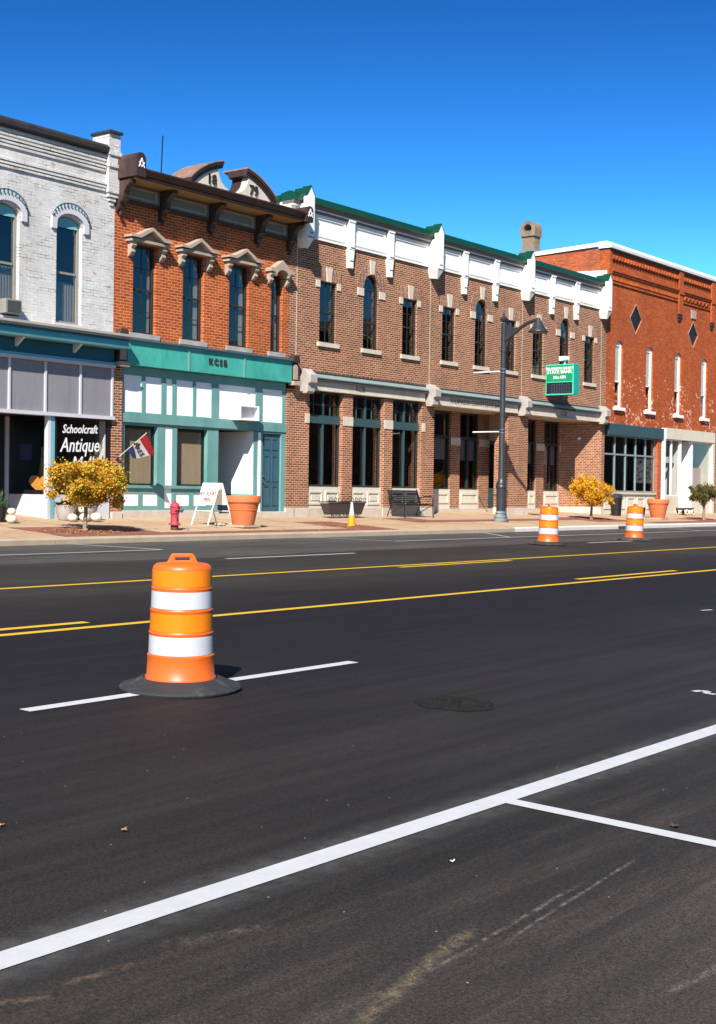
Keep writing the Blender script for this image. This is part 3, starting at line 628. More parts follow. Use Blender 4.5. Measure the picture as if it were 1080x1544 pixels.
# pier and stone bracket between building 1 and 2
b2 = thing('orange_brick_building', 'orange brick building dated 1879 with brown cornice and teal shop front', 'building', (27, D, ZB))
part('pier', MB().box(23.37, 23.70, D-.03, D+.35, ZB+.16, 4.6), MT['brick_bank'], b2)
part('plinth', MB().box(23.36, 23.73, D-.06, D+.35, ZB-.15, ZB+.155), MT['base_stone'], b2, bevel=.02)
def scroll_block(x0, x1, z0, z1):
    s = MB(); s.box(x0, x1, D-.16, D-.03, z0, z1-.22); s.prism([(x0-.02, z1-.22), (x1+.02, z1-.22), (x1+.02, z1-.14), ((x0+x1)/2+.1, z1), ((x0+x1)/2-.1, z1), (x0-.02, z1-.14)], D-.22, D-.02, 'y')
    r_ = part('scroll_bracket', s, MT['brown_paint'], b2)
    part('scroll_face', MB().slab(arch(x0+.04, x1-.04, z0+.05, z1-.36, .09), [], D-.185, D-.162).box(x0-.02, x1+.02, D-.26, D-.03, z0-.12, z0-.002), MT['hood_stone'], r_)
scroll_block(23.44, 23.72, 4.76, 5.60); scroll_block(30.22, 30.48, 4.76, 5.52)
# upper wall
BX0, BX1 = 23.39, 30.19
W2 = [(24.45, .82, 0), (26.24, .80, 0), (28.06, .82, 0), (29.66, .5, .17)]
holes = [arch(cx-wd/2, cx+wd/2, 5.56, 7.85 if not rs else 7.70, rs) for cx, wd, rs in W2]
part('wall', MB().slab([(BX0, 5.38), (BX1, 5.38), (BX1, 8.86), (BX0, 8.86)], holes, D, D+.32), MT['brick_orange'], b2)
shell(b2, BX0, BX1, D+.33, 45, ZB-.1, 9.3, [5.05], 'plaster', roof_z=9.2)
part('floor_slab', MB().box(BX0+.26, BX1-.26, D+.33, 44, ZB-.2, ZB+.12), MT['interior_wall'], b2)
for i, (cx, wd, rs) in enumerate(W2):
    window(b2, cx, 5.56, 7.85 if not rs else 7.70, wd, D+.13, rs, 'sash_dark', 'glass', 2, 2, .06, .05, 'grey_stone', .5, .12)
    # hood
    a = wd/2; zt = 7.87 if not rs else 7.86
    if not rs:
        h = MB(); h.box(cx-a-.27, cx+a+.27, D-.24, D-.002, zt, zt+.07)
        pk = [(cx-a-.32, zt+.10), (cx-a-.32, zt+.155), (cx-a-.08, zt+.17), (cx, zt+.42), (cx+a+.08, zt+.17), (cx+a+.32, zt+.155), (cx+a+.32, zt+.10), (cx+a-.0, zt+.10), (cx, zt+.335), (cx-a+.0, zt+.10)]
        h.prism(pk, D-.30, D-.002, 'y'); h.slab([(cx-a-.04, zt+.07), (cx+a+.04, zt+.07), (cx+a+.0, zt+.105), (cx, zt+.33), (cx-a-.0, zt+.105)], [], D-.06, D-.002)
    else:
        pk = [(cx-a-.26, zt-.02), (cx-a-.26, zt+.08), (cx-a-.1, zt+.1), (cx, zt+.34), (cx+a+.1, zt+.1), (cx+a+.26, zt+.08), (cx+a+.26, zt-.02), (cx+a+.1, zt-.02)] + [(cx+(a+.02)*math.cos(math.pi*k/8), 7.72+(rs+.03)*math.sin(math.pi*k/8)) for k in range(9)] + [(cx-a-.1, zt-.02)]
        h = MB(); h.prism(pk, D-.24, D-.002, 'y')
    hd = part('window_hood', h, MT['hood_stone'], b2)
    for s_ in (-1, 1):
        xx = cx+s_*(a+.13); br = MB(); ww = .065
        br.prism([(D-.002, zt-.002), (D-.19, zt-.002), (D-.2, zt-.1), (D-.13, zt-.17), (D-.15, zt-.26), (D-.06, zt-.36), (D-.002, zt-.38)], xx-ww, xx+ww, 'x')
        br.tube([(xx-ww-.01, D-.14, zt-.08), (xx+ww+.01, D-.14, zt-.08)], .055, 8).tube([(xx-ww-.01, D-.08, zt-.3), (xx+ww+.01, D-.08, zt-.3)], .04, 8)
        part('hood_bracket', br, MT['hood_stone'], hd)
for x0, x1, z0 in ((26.44, 26.63, 5.6), (28.26, 28.46, 5.6), (29.74, 29.9, 5.6), (24.74, 24.85, 5.6)):
    cu = MB(); n = 12
    for i in range(n): xa = x0+(x1-x0)*i/n; cu.add([(xa, D+.21+.03*(i % 2), z0), (x0+(x1-x0)*(i+1)/n, D+.21+.03*((i+1) % 2), z0), (x0+(x1-x0)*(i+1)/n, D+.21+.03*((i+1) % 2), 7.8), (xa, D+.21+.03*(i % 2), 7.8)], [(0,1,2,3)])
    part('curtain', cu, MT['curtain'], b2)
# frieze + cornice
part('frieze', MB().box(BX0, 30.3, D-.06, D+.3, 8.865, 9.32), MT['frieze_grey'], b2)
part('frieze_mould', MB().prism([(D-.11, 8.84), (D-.13, 8.9), (D-.065, 8.94), (D-.001, 8.94), (D-.001, 8.84)], BX0+.1, 30.2, 'x'), MT['brown_paint'], b2)
bk = [23.50, 24.98, 26.82, 28.72, 30.12]
for a, b in zip(bk[:-1], bk[1:]):
    part('frieze_panel', MB().slab([(a+.2, 8.98), (b-.2, 8.98), (b-.2, 9.27), (a+.2, 9.27)], [[(a+.27, 9.03), (b-.27, 9.03), (b-.27, 9.22), (a+.27, 9.22)]], D-.09, D-.061), MT['hood_stone'], b2)
for xx in bk:
    br = MB(); br.prism([(D-.061, 9.325), (D-.55, 9.325), (D-.57, 9.24), (D-.42, 9.18), (D-.3, 9.04), (D-.28, 8.9), (D-.16, 8.78), (D-.14, 8.66), (D-.05, 8.56), (D-.002, 8.56), (D-.002, 8.83), (D-.061, 8.86)], xx-.085, xx+.085, 'x')
    br.tube([(xx-.10, D-.45, 9.24), (xx+.10, D-.45, 9.24)], .065, 10).tube([(xx-.10, D-.22, 8.86), (xx+.10, D-.22, 8.86)], .055, 10).lathe([(.001, -.1), (.05, -.06), (.06, 0), (.001, .05)], (xx, D-.1, 8.54), 8)
    part('cornice_bracket', br, MT['brown_paint'], b2)
part('soffit', MB().box(BX0+.1, 30.25, D-.68, D+.3, 9.33, 9.36), MT['soffit_tan'], b2)
part('cornice', MB().prism([(D-.69, 9.335), (D-.72, 9.37), (D-.70, 9.42), (D-.74, 9.45), (D-.80, 9.52), (D-.82, 9.56), (D-.80, 9.60), (D+.3, 9.66), (D+.3, 9.365), (D-.66, 9.365)], 23.69, 29.98, 'x'), MT['brown_paint'], b2)
part('cornice_top', MB().prism([(D-.79, 9.605), (D-.6, 9.64), (D+.3, 9.70), (D+.3, 9.667)], 23.69, 29.98, 'x'), MT['brown_weathered'], b2)
def emblem(x, y, z, parent):
    e = MB()
    for s_ in (-1, 1):
        e.tube([(x, y, z+.12), (x+s_*.09, y, z-.11)], .014, 5).tube([(x, y, z-.10), (x+s_*.09, y, z+.02)], .014, 5)
    part('emblem', e, MT['lettering_white'], parent)
eb = part('cornice_block', MB().slab(arch(23.36, 23.68, 9.37, 9.80, .17), [], D-.82, D+.5), MT['brown_paint'], b2); emblem(23.52, D-.835, 9.70, eb)
eb = part('cornice_block', MB().slab(arch(29.99, 30.29, 9.33, 9.66, .12), [], D-.82, D-.05), MT['brown_paint'], b2); emblem(30.14, D-.835, 9.58, eb)
# broken pediment with the date
pcx, hw = 26.98, 1.78; z_b, rise = 9.6, .78; Rr = (hw*hw+rise*rise)/(2*rise)
def arc(r, x): return z_b+rise-Rr+math.sqrt(max(0, r*r-(x-pcx)**2))
for s_, gap in ((-1, .46), (1, .46)):
    xs = [pcx+s_*(gap+(hw-.10-gap)*i/16) for i in range(17)]
    for r0, r1, y0_ in ((0, .07, .82), (.07, .12, .79), (.12, .17, .77)):
        band = [(x_, max(9.58, arc(Rr-r0, x_))) for x_ in xs]+[(x_, max(9.575, arc(Rr-r1, x_))) for x_ in reversed(xs)]
        part('pediment_moulding', MB().slab(band, [], D-y0_, D-.10), MT['brown_paint'], b2)
    band2 = [(x_, arc(Rr+.035, x_)) for x_ in xs]+[(x_, arc(Rr+.002, x_)) for x_ in reversed(xs)]
    part('pediment_roof', MB().slab(band2, [], D-.84, D+.1), MT['brown_weathered'], b2)
    ins = [(x_, max(9.585, arc(Rr-.165, x_))) for x_ in xs[2:]]
    edge = [(pcx+s_*o, z_) for o, z_ in ((.57, 9.99), (.53, 9.88), (.46, 9.79), (.36, 9.71), (.22, 9.65), (.20, 9.58))]
    pl = [(xs[-1], 9.575)] + list(reversed(ins)) + edge
    part('pediment_body', MB().slab(pl, [], D-.49, D-.12), MT['brown_paint'], b2)
    pd = part('pediment', MB().slab(pl, [], D-.74, D-.495), MT['pediment_cream'], b2)
    tm = text_mb('18' if s_ < 0 else '79', .38, 0, .02, .95, .003); tm.xf(frame_mat((pcx+s_*(.86 if s_ < 0 else .80), D-.755, 9.79), (1, 0, 0), (0, 0, 1)))
    part('date_numeral', tm, MT['brown_paint'], pd)
an = MB(); an.tube([(27.81, 29, 9.2), (27.92, 29, 11.9)], .02, 6)
part('antenna', an, MT['black_paint'], b2)
# teal shop front
part('fascia', MB().box(23.74, 30.2, D-.16, D+.2, 4.71, 5.33), MT['teal_sign'], b2)
part('fascia_cap', MB().prism([(D-.24, 5.335), (D-.24, 5.37), (D-.02, 5.42), (D-.001, 5.335)], 23.74, 30.2, 'x'), MT['slate_blue'], b2)
for xx in (25.95, 28.15): part('fascia_batten', MB().box(xx-.03, xx+.03, D-.18, D-.161, 4.71, 5.30), MT['teal'], b2)
part('fascia_rail', MB().box(23.74, 30.2, D-.185, D-.161, 5.30, 5.334), MT['teal'], b2)
tm = text_mb('K C S B', .23, 0, .012, .95, .01); tm.xf(frame_mat((27.06, D-.172, 5.03), (1, 0, 0), (0, 0, 1)))
part('fascia_lettering', tm, MT['lettering_dark'], b2)
FY = D+.06
pans = [(23.83, 24.47), (24.58, 25.17), (25.33, 25.57), (25.71, 26.35), (26.45, 27.08), (27.36, 28.88), (29.17, 30.05)]
part('transom_frame', MB().slab([(23.71, 3.22), (30.19, 3.22), (30.19, 4.70), (23.71, 4.70)], [[(a, 3.52), (b, 3.52), (b, 4.47), (a, 4.47)] for a, b in pans], FY, FY+.12), MT['teal'], b2)
for a, b in pans: part('transom_panel', MB().box(a-.01, b+.01, FY+.03, FY+.09, 3.51, 4.48), MT['panel_white'], b2)
part('transom_rail', MB().box(23.71, 30.19, FY-.05, FY-.001, 3.25, 3.48), MT['teal'], b2)
zw0, zw1, zb0 = 1.62, 3.215, ZB+.2
part('shop_frame', MB().slab([(23.71, zb0), (27.36, zb0), (27.36, zw1), (23.71, zw1)], [[(23.87, zw0), (25.04, zw0), (25.04, 3.18), (23.87, 3.18)], [(25.76, zw0), (26.93, zw0), (26.93, 3.18), (25.76, 3.18)],
    [(25.31, zb0+.06), (25.58, zb0+.06), (25.58, 3.18), (25.31, 3.18)], [(23.84, zb0+.12), (24.38, zb0+.12), (24.38, 1.42), (23.84, 1.42)], [(24.52, zb0+.12), (25.06, zb0+.12), (25.06, 1.42), (24.52, 1.42)], [(25.74, zb0+.12), (26.24, zb0+.12), (26.24, 1.42), (25.74, 1.42)], [(26.4, zb0+.12), (26.9, zb0+.12), (26.9, 1.42), (26.4, 1.42)]], FY, FY+.13), MT['teal'], b2)
for a, b in ((23.84, 24.38), (24.52, 25.06), (25.74, 26.24), (26.4, 26.9)): part('bulkhead_panel', MB().box(a-.01, b+.01, FY+.025, FY+.1, zb0+.11, 1.43), MT['panel_white'], b2)
part('pilaster_panel', MB().box(25.30, 25.59, FY+.02, FY+.1, zb0+.05, 3.19), MT['panel_white'], b2)
part('sill_rail', MB().box(23.71, 27.36, FY-.06, FY-.001, 1.55, 1.63), MT['teal'], b2)
for x0, x1 in ((23.87, 25.04), (25.76, 26.93)):
    f = part('shop_window', MB().slab([(x0-.005, zw0-.005), (x1+.005, zw0-.005), (x1+.005, 3.185), (x0-.005, 3.185)], [[(x0+.06, zw0+.05), (x1-.06, zw0+.05), (x1-.06, 3.1), (x0+.06, 3.1)]], FY+.135, FY+.19), MT['black_paint'], b2)
    part('pane', MB().box(x0+.05, x1-.05, FY+.16, FY+.166, zw0+.04, 3.11), MT['shop_glass'], f)
    n = 26
    for i in range(n):
        xa = x0+(x1-x0)*i/n; sl_ = MB(); sl_.add([(xa, FY+.25, zw0), (xa+.033, FY+.225, zw0), (xa+.033, FY+.225, 3.18), (xa, FY+.25, 3.18)], [(0,1,2,3)]); part('blind_slat', sl_, MT['blind'], f)
part('base_course', MB().box(23.74, 27.35, D-.02, D+.3, ZB-.15, zb0-.002), MT['base_stone'], b2, bevel=.012)
# recessed entrance
rx0, rx1, rd = 27.37, 28.80, 1.05
part('recess_wall', MB().box(rx1-.005, rx1+.06, FY+.01, D+rd+.4, 1.42, 3.22), MT['panel_white'], b2)
part('recess_wall_rail', MB().box(rx1-.035, rx1+.06, FY+.01, D+rd+.4, 1.24, 1.415), MT['teal'], b2)
part('recess_wall_base', MB().box(rx1-.005, rx1+.06, FY+.01, D+rd+.4, ZB-.1, 1.235), MT['panel_white'], b2)
part('recess_back', MB().box(rx0, rx1-.01, D+rd+.42, D+rd+.5, ZB-.1, 3.3), MT['black_paint'], b2)
part('recess_side', MB().box(rx0-.12, rx0-.005, FY+.14, D+rd+.4, ZB-.1, 3.2), MT['black_paint'], b2)
part('recess_ceiling', MB().box(rx0, rx1-.01, FY+.14, D+rd+.4, 3.24, 3.3), MT['black_paint'], b2)
part('recess_floor', MB().box(rx0, rx1-.01, D-.02, D+rd+.4, ZB-.15, ZB+.10), MT['base_stone'], b2)
part('door_frame', MB().slab([(28.81, ZB+.02), (30.19, ZB+.02), (30.19, 3.215), (28.81, 3.215)], [[(29.18, ZB+.03), (30.0, ZB+.03), (30.0, 3.19), (29.18, 3.19)]], FY-.02, FY+.13), MT['teal'], b2)
part('pilaster_strip', MB().box(28.98, 29.08, FY-.045, FY-.022, ZB+.05, 3.2), MT['panel_white'], b2)
dr = part('door', MB().box(29.19, 29.99, FY+.04, FY+.1, ZB+.16, 3.18), MT['slate_blue'], b2)
for a, b in ((29.27, 29.54), (29.64, 29.91)):
    for z0, z1 in ((1.10, 1.68), (1.80, 2.56), (2.72, 3.06)):
        part('door_panel', MB().slab([(a, z0), (b, z0), (b, z1), (a, z1)], [[(a+.035, z0+.035), (b-.035, z0+.035), (b-.035, z1-.035), (a+.035, z1-.035)]], FY+.022, FY+.039), MT['slate_blue'], dr)
part('handle', MB().tube([(29.245, FY+.03, 1.78), (29.245, FY-.03, 1.78), (29.34, FY-.03, 1.76)], .018, 6).lathe([(.001, 0), (.03, .0), (.03, .03), (.001, .03)], (29.245, FY+.0, 1.93), 10), MT['chrome'], dr)
part('door_sill', MB().box(28.81, 30.2, D-.04, D+.2, ZB-.15, ZB+.155), MT['base_stone'], b2, bevel=.012)
ac = thing('window_air_conditioner', 'white boxed air conditioner on the teal shop front panel', 'air conditioner', (28.24, D, 3.5))
part('housing', MB().slab([(27.84, 3.50), (28.64, 3.50), (28.64, 3.92), (27.84, 3.92)], [[(27.89, 3.55), (28.59, 3.55), (28.59, 3.88), (27.89, 3.88)]], D-.30, FY+.02), MT['white_paint'], ac)
part('grille', MB().box(27.89, 28.59, D-.12, D-.08, 3.55, 3.88), MT['lilac_white'], ac)

# ------------------------------------------------------------------ building 3: the bank
b3 = thing('bank_building', 'long brown brick bank with white parapet, green metal cap and arched windows', 'building', (40, D, ZB))
CX0, CX1 = 30.195, 50.19
flat = [32.03, 36.31, 38.62, 42.64, 44.69, 48.75]; arch_w = [34.19, 40.67, 46.74]
holes = [arch(c-.41, c+.41, 6.05, 7.9, 0) for c in flat] + [arch(c-.4, c+.4, 6.05, 7.93, .46, 12) for c in arch_w]
part('wall', MB().slab([(CX0, 5.06), (CX1, 5.06), (CX1, 9.09), (CX0, 9.09)], holes, D, D+.3), MT['brick_bank'], b3)
shell(b3, CX0, CX1, D+.31, 45, ZB-.1, 9.9, [5.0], 'plaster', roof_z=9.6)
part('floor_slab', MB().box(CX0+.26, CX1-.26, 27.5, 44, ZB-.2, ZB+.1), MT['interior_wall'], b3)
for c in flat:
    window(b3, c, 6.05, 7.9, .82, D+.1, 0, 'sash_dark', 'glass', 2, 2, .045, .07, 'limestone', .5, .1)
    part('lintel', MB().slab([(c-.62, 7.92), (c+.62, 7.92), (c+.62, 8.27), (c-.62, 8.27)], [], D-.012, D-.001), MT['brick_soldier'], b3)
    part('keystone', MB().prism([(c-.10, 7.905), (c+.10, 7.905), (c+.15, 8.34), (c-.15, 8.34)], D-.05, D-.013, 'y'), MT['limestone'], b3)
    for s_ in (-1, 1): part('springer', MB().box(*sorted((c+s_*.415, c+s_*.6)), D-.03, D-.001, 7.70, 7.91), MT['limestone'], b3)
for c in arch_w:
    window(b3, c, 6.05, 7.93, .8, D+.1, .46, 'sash_dark', 'glass', 2, 2, .045, .07, 'limestone', .45, .1)
    vo_ = MB(); n = 23
    for r0, r1 in ((.41, .60), (.61, .74)):
        for i in range(n):
            t0 = math.pi*(i+.08)/n; t1 = math.pi*(i+.92)/n
            q = [(c+(r0)*math.cos(t0), 7.95+(r0+.06)*math.sin(t0)), (c+r1*math.cos(t0), 7.95+(r1+.04)*math.sin(t0)), (c+r1*math.cos(t1), 7.95+(r1+.04)*math.sin(t1)), (c+r0*math.cos(t1), 7.95+(r0+.06)*math.sin(t1))]
            vo_.prism(q, D-.015, D-.001, 'y')
    part('arch_bricks', vo_, MT['brick_soldier'], b3, kind='stuff')
    part('keystone', MB().prism([(c-.09, 8.42), (c+.09, 8.42), (c+.14, 8.86), (c-.14, 8.86)], D-.06, D-.017, 'y'), MT['limestone'], b3)
    for s_ in (-1, 1): part('springer', MB().box(*sorted((c+s_*.41, c+s_*.72)), D-.035, D-.001, 7.70, 7.94), MT['limestone'], b3)
for xx in (30.55, 37.48, 43.50, 49.76): part('control_joint', MB().box(xx-.012, xx+.012, D-.006, D-.001, 5.1, 9.08), MT['limestone'], b3)
# parapet
part('parapet', MB().box(CX0, CX1, D-.02, D+.3, 9.095, 9.93), MT['parapet_white'], b3)
part('parapet_ledge', MB().box(CX0, CX1, D-.06, D-.021, 9.095, 9.15), MT['parapet_white'], b3)
spk = [30.66, 37.46, 43.49, 49.66]; brk = [33.0, 35.06, 39.44, 41.48, 45.56, 47.5]
allx = sorted(spk+brk)
for a, b in zip(allx[:-1], allx[1:]):
    part('parapet_panel', MB().slab([(a+.2, 9.2), (b-.2, 9.2), (b-.2, 9.86), (a+.2, 9.86)], [[(a+.3, 9.28), (b-.3, 9.28), (b-.3, 9.74), (a+.3, 9.74)]], D-.05, D-.021), MT['parapet_white'], b3)
    part('cornice_strip', MB().box(a+.17, b-.17, D-.10, D-.021, 9.865, 9.925), MT['taupe'], b3)
part('parapet_trim', MB().box(CX0, CX1, D-.13, D+.3, 9.932, 9.965), MT['parapet_white'], b3)
part('cap_flashing', MB().prism([(D-.132, 9.967), (D-.18, 10.07), (D+.3, 10.07), (D+.3, 9.967)], CX0, CX1, 'x'), MT['taupe'], b3)
part('metal_cap', MB().prism([(D-.23, 10.072), (D-.25, 10.09), (D-.17, 10.30), (D+.02, 10.36), (D+.36, 10.30), (D+.36, 10.072)], CX0, CX1, 'x'), MT['green_metal'], b3)
for xx in brk:
    s = MB(); s.box(xx-.15, xx+.15, D-.14, D-.051, 9.02, 9.92)
    s.prism([(xx-.15, 9.018), (xx-.10, 8.64), (xx-.10, 8.45), (xx+.10, 8.45), (xx+.10, 8.64), (xx+.15, 9.018)], D-.13, D-.001, 'y'); s.box(xx-.17, xx+.17, D-.16, D-.141, 9.86, 9.92)
    part('parapet_bracket', s, MT['parapet_white'], b3, bevel=.01)
    part('bracket_slot', MB().box(xx-.06, xx+.13, D-.146, D-.1405, 9.06, 9.10).box(xx-.09, xx+.09, D-.138, D-.1305, 8.66, 8.69), MT['taupe'], b3)
for xx in spk:
    s = MB(); a = .165
    s.prism([(xx-a, 9.0), (xx+a, 9.0), (xx+a, 10.24), (xx, 10.5), (xx-a, 10.24)], D-.42, D-.27, 'y')
    s.prism([(xx-a, 9.0), (xx+a, 9.0), (xx+a, 10.0), (xx-a, 10.0)], D-.269, D-.001, 'y')
    lo = [(xx-a, D-.42, 8.998), (xx+a, D-.42, 8.998), (xx+a, D-.001, 8.998), (xx-a, D-.001, 8.998)]
    s.add(lo+[(xx-.02, D-.30, 8.70), (xx+.02, D-.30, 8.70), (xx+.06, D-.001, 8.74), (xx-.06, D-.001, 8.74)], [(0,1,5,4), (1,2,6,5), (2,3,7,6), (3,0,4,7), (4,5,6,7)])
    part('parapet_spire', s, MT['parapet_white'], b3)
    part('spire_cap', MB().prism([(xx-a-.02, 10.22), (xx-a-.02, 10.26), (xx, 10.54), (xx+a+.02, 10.26), (xx+a+.02, 10.22), (xx, 10.505)], D-.43, D-.1, 'y').prism([(xx-a, 10.08), (xx+a, 10.08), (xx+a, 10.24), (xx, 10.50), (xx-a, 10.24)], D-.268, D+.2, 'y'), MT['green_metal'], b3)
    part('spire_slot', MB().box(xx-.05, xx+.12, D-.426, D-.4205, 9.14, 9.17).box(xx-.14, xx+.17, D-.426, D-.4205, 9.0, 9.03), MT['taupe'], b3)
part('parapet_return', MB().box(CX0, CX0+.3, D+.31, D+3.2, 9.6, 10.05), MT['parapet_white'], b3)
part('return_cap', MB().prism([(CX0-.06, 10.052), (CX0-.04, 10.2), (CX0+.15, 10.3), (CX0+.34, 10.2), (CX0+.34, 10.052)], D+.37, D+3.2, 'y'), MT['green_metal'], b3)
# ground floor piers
def pier(x0, x1, z1=4.55, y1=D+.35, blk=True):
    part('pier', MB().box(x0, x1, D, y1, ZB+.27, z1), MT['brick_bank'], b3)
    part('plinth', MB().box(x0-.03, x1+.03, D-.03, y1+.01, ZB-.15, ZB+.268), MT['base_stone'], b3, bevel=.012)
pier(30.2, 30.53); pier(30.545, 31.21, 5.05)
for x0, x1 in ((32.86, 33.34), (34.98, 35.45)): pier(x0, x1)
pier(37.10, 37.83, 5.05); pier(42.64, 44.04, 5.05, D+.6); pier(49.93, 50.19, 5.05)
for x0, x1 in ((31.02, 31.215), (32.855, 33.345), (34.975, 35.455), (37.095, 37.28)): part('impost', MB().box(x0, x1, D-.02, D-.001, 3.58, 3.87), MT['limestone'], b3)
for x0, x1 in ((31.21, 32.86), (33.34, 34.98), (35.45, 37.10)):
    cx = (x0+x1)/2; yw = D+.16
    f = part('shop_window', MB().slab([(x0, 1.68), (x1, 1.68), (x1, 4.56), (x0, 4.56)], [[(x0+.05, 1.74), (cx-.035, 1.74), (cx-.035, 3.59), (x0+.05, 3.59)], [(cx+.035, 1.74), (x1-.05, 1.74), (x1-.05, 3.59), (cx+.035, 3.59)], [(x0+.05, 3.86), (cx-.04, 3.86), (cx-.04, 4.5), (x0+.05, 4.5)], [(cx+.04, 3.86), (x1-.05, 3.86), (x1-.05, 4.5), (cx+.04, 4.5)]], yw, yw+.1), MT['sash_dark'], b3)
    part('mullion', MB().box(cx-.035, cx+.035, yw-.03, yw-.002, 1.72, 3.598), MT['bank_teal'], f); part('mullion', MB().box(cx-.035, cx+.035, yw-.03, yw-.002, 3.852, 4.54), MT['bank_teal'], f)
    for a, b in ((x0+.045, cx-.03), (cx+.03, x1-.045)):
        part('pane', MB().box(a, b, yw+.05, yw+.056, 1.735, 3.595), MT['glass'], f); part('pane', MB().box(a, b, yw+.05, yw+.056, 3.855, 4.505), MT['glass'], f)
        mu = MB(); xm = (a+b)/2; mu.box(xm-.012, xm+.012, yw+.02, yw+.049, 3.86, 4.5); mu.box(a, b, yw+.022, yw+.047, 4.17, 4.195); part('muntin', mu, MT['bank_teal'], f)
    part('transom_bar', MB().box(x0, x1, yw-.04, yw-.002, 3.60, 3.85), MT['bank_teal'], b3)
    part('bulkhead', MB().box(x0, x1, D+.08, D+.3, ZB+.26, 1.675), MT['cream'], b3)
    for a, b in ((x0+.1, cx-.07), (cx+.07, x1-.1)):
        part('bulkhead_panel', MB().slab([(a, ZB+.36), (b, ZB+.36), (b, 1.55), (a, 1.55)], [[(a+.06, ZB+.42), (b-.06, ZB+.42), (b-.06, 1.49), (a+.06, 1.49)]], D+.05, D+.079).slab([(a+.13, ZB+.49), (b-.13, ZB+.49), (b-.13, 1.42), (a+.13, 1.42)], [], D+.06, D+.079), MT['cream'], b3)
    part('base_course', MB().box(x0, x1, D+.0, D+.3, ZB-.15, ZB+.258), MT['base_stone'], b3)
# lintel stones + sloped canopies + corbels
for x0, x1, txt in ((31.22, 37.2, 'KCSB'), (37.74, 43.2, 'KALAMAZOO COUNTY STATE BANK'), (43.78, 49.6, 'KCSB')):
    z0, z1 = 4.58, 4.86
    if x0 > 37: z0, z1 = 4.52, 4.84
    ln = part('lintel_stone', MB().box(x0, x1, D-.05, D+.5, z0, z1), MT['limestone'], b3)
    part('lintel_edge', MB().box(x0, x1, D-.08, D-.051, z0, z0+.035), MT['limestone'], ln)
    part('canopy', MB().prism([(D-.17, z1+.07), (D-.18, z1+.10), (D-.02, z1+.23), (D-.001, z1+.23), (D-.001, z1+.07)], x0-.05, x1+.05, 'x'), MT['canopy'], b3)
    part('canopy_fascia', MB().box(x0-.05, x1+.05, D-.15, D-.001, z1+.002, z1+.068), MT['canopy_dark'], b3)
    part('canopy_flashing', MB().box(x0-.05, x1+.05, D-.05, D-.002, z1+.232, z1+.27), MT['canopy_dark'], b3)
    tm = text_mb(txt, .25, 0, .002, .80, 0); tm.xf(frame_mat((((x0+x1)/2-.55) if txt == 'KCSB' and x0 < 37 else (x0+x1)/2-.05, D-.053, (z0+z1)/2+.02), (1, 0, 0), (0, 0, 1)))
    part('carved_lettering', tm, MT['lettering_dark'], ln)
for xx in (30.93, 37.47, 43.49, 49.77):
    s = MB(); wv = .165
    s.prism([(D-.001, 5.17), (D-.16, 5.17), (D-.40, 5.0), (D-.40, 4.76), (D-.30, 4.71), (D-.30, 4.50), (D-.24, 4.44), (D-.001, 4.44)], xx-wv, xx+wv, 'x')
    part('corbel', s, MT['grey_stone'], b3, bevel=.012)
# recessed porch
YB = 27.3
part('porch_ceiling', MB().box(37.84, 49.9, D+.51, YB+.3, 4.5, 4.56), MT['ceiling_beige'], b3)
def back_wall(x0, x1, z0=ZB-.1, z1=4.5): part('porch_wall', MB().box(x0, x1, YB, YB+.3, z0, z1), MT['brick_bank'], b3)
for x0, x1 in ((40.80, 41.40), (42.72, 43.38), (44.72, 46.24), (46.90, 47.52), (48.78, 49.2)): back_wall(x0, x1); part('impost', MB().box(x0-.01, x1+.01, YB-.02, YB-.001, 3.28, 3.56), MT['limestone'], b3)
part('porch_side_wall', MB().box(37.55, 37.83, D+.36, YB+.3, ZB-.1, 4.5), MT['brick_bank'], b3)
sp_ = MB(); p0, p1 = (50.17, D+.02), (48.80, YB+.02)
sp_.prism([(49.92, D+.02), p0, (50.18, YB+.1), (49.1, YB+.1), p1], ZB-.1, 4.5, 'z'); part('porch_splay_wall', sp_, MT['brick_splay'], b3)
for x0, x1 in ((38.2, 40.79), (41.41, 42.71), (46.25, 46.89), (47.53, 48.77)):
    yw = YB+.08; n = 2 if x1-x0 > 1 else 1
    hl = []; 
    for i in range(n): a = x0+(x1-x0)*i/n; b = x0+(x1-x0)*(i+1)/n; hl += [[(a+.05, 1.74), (b-.05, 1.74), (b-.05, 3.5), (a+.05, 3.5)], [(a+.05, 3.62), (b-.05, 3.62), (b-.05, 4.42), (a+.05, 4.42)]]
    f = part('porch_window', MB().slab([(x0, 1.68), (x1, 1.68), (x1, 4.49), (x0, 4.49)], hl, yw, yw+.1), MT['sash_dark'], b3)
    for h_ in hl: part('pane', MB().box(h_[0][0]-.01, h_[1][0]+.01, yw+.05, yw+.056, h_[0][1]-.01, h_[2][1]+.01), MT['glass'], f)
    part('roller_shade', MB().box(x0+.06, x1-.06, yw+.13, yw+.14, 2.75, 3.55), MT['curtain'], f)
    part('bulkhead', MB().box(x0, x1, YB+.0, YB+.3, ZB+.1, 1.675), MT['cream'], b3)
    part('bulkhead_panel', MB().slab([(x0+.1, ZB+.4), (x1-.1, ZB+.4), (x1-.1, 1.55), (x0+.1, 1.55)], [[(x0+.17, ZB+.47), (x1-.17, ZB+.47), (x1-.17, 1.48), (x0+.17, 1.48)]], YB-.025, YB-.001), MT['cream'], b3)
part('porch_base', MB().box(37.84, 48.8, YB-.03, YB+.3, ZB-.1, ZB+.21), MT['base_stone'], b3)
part('porch_base', MB().prism([(49.9, D-.02), (50.19, D-.02), (50.19, D), (48.84, YB+.0), (48.55, YB+.0)], ZB-.1, ZB+.28, 'z'), MT['base_stone'], b3)
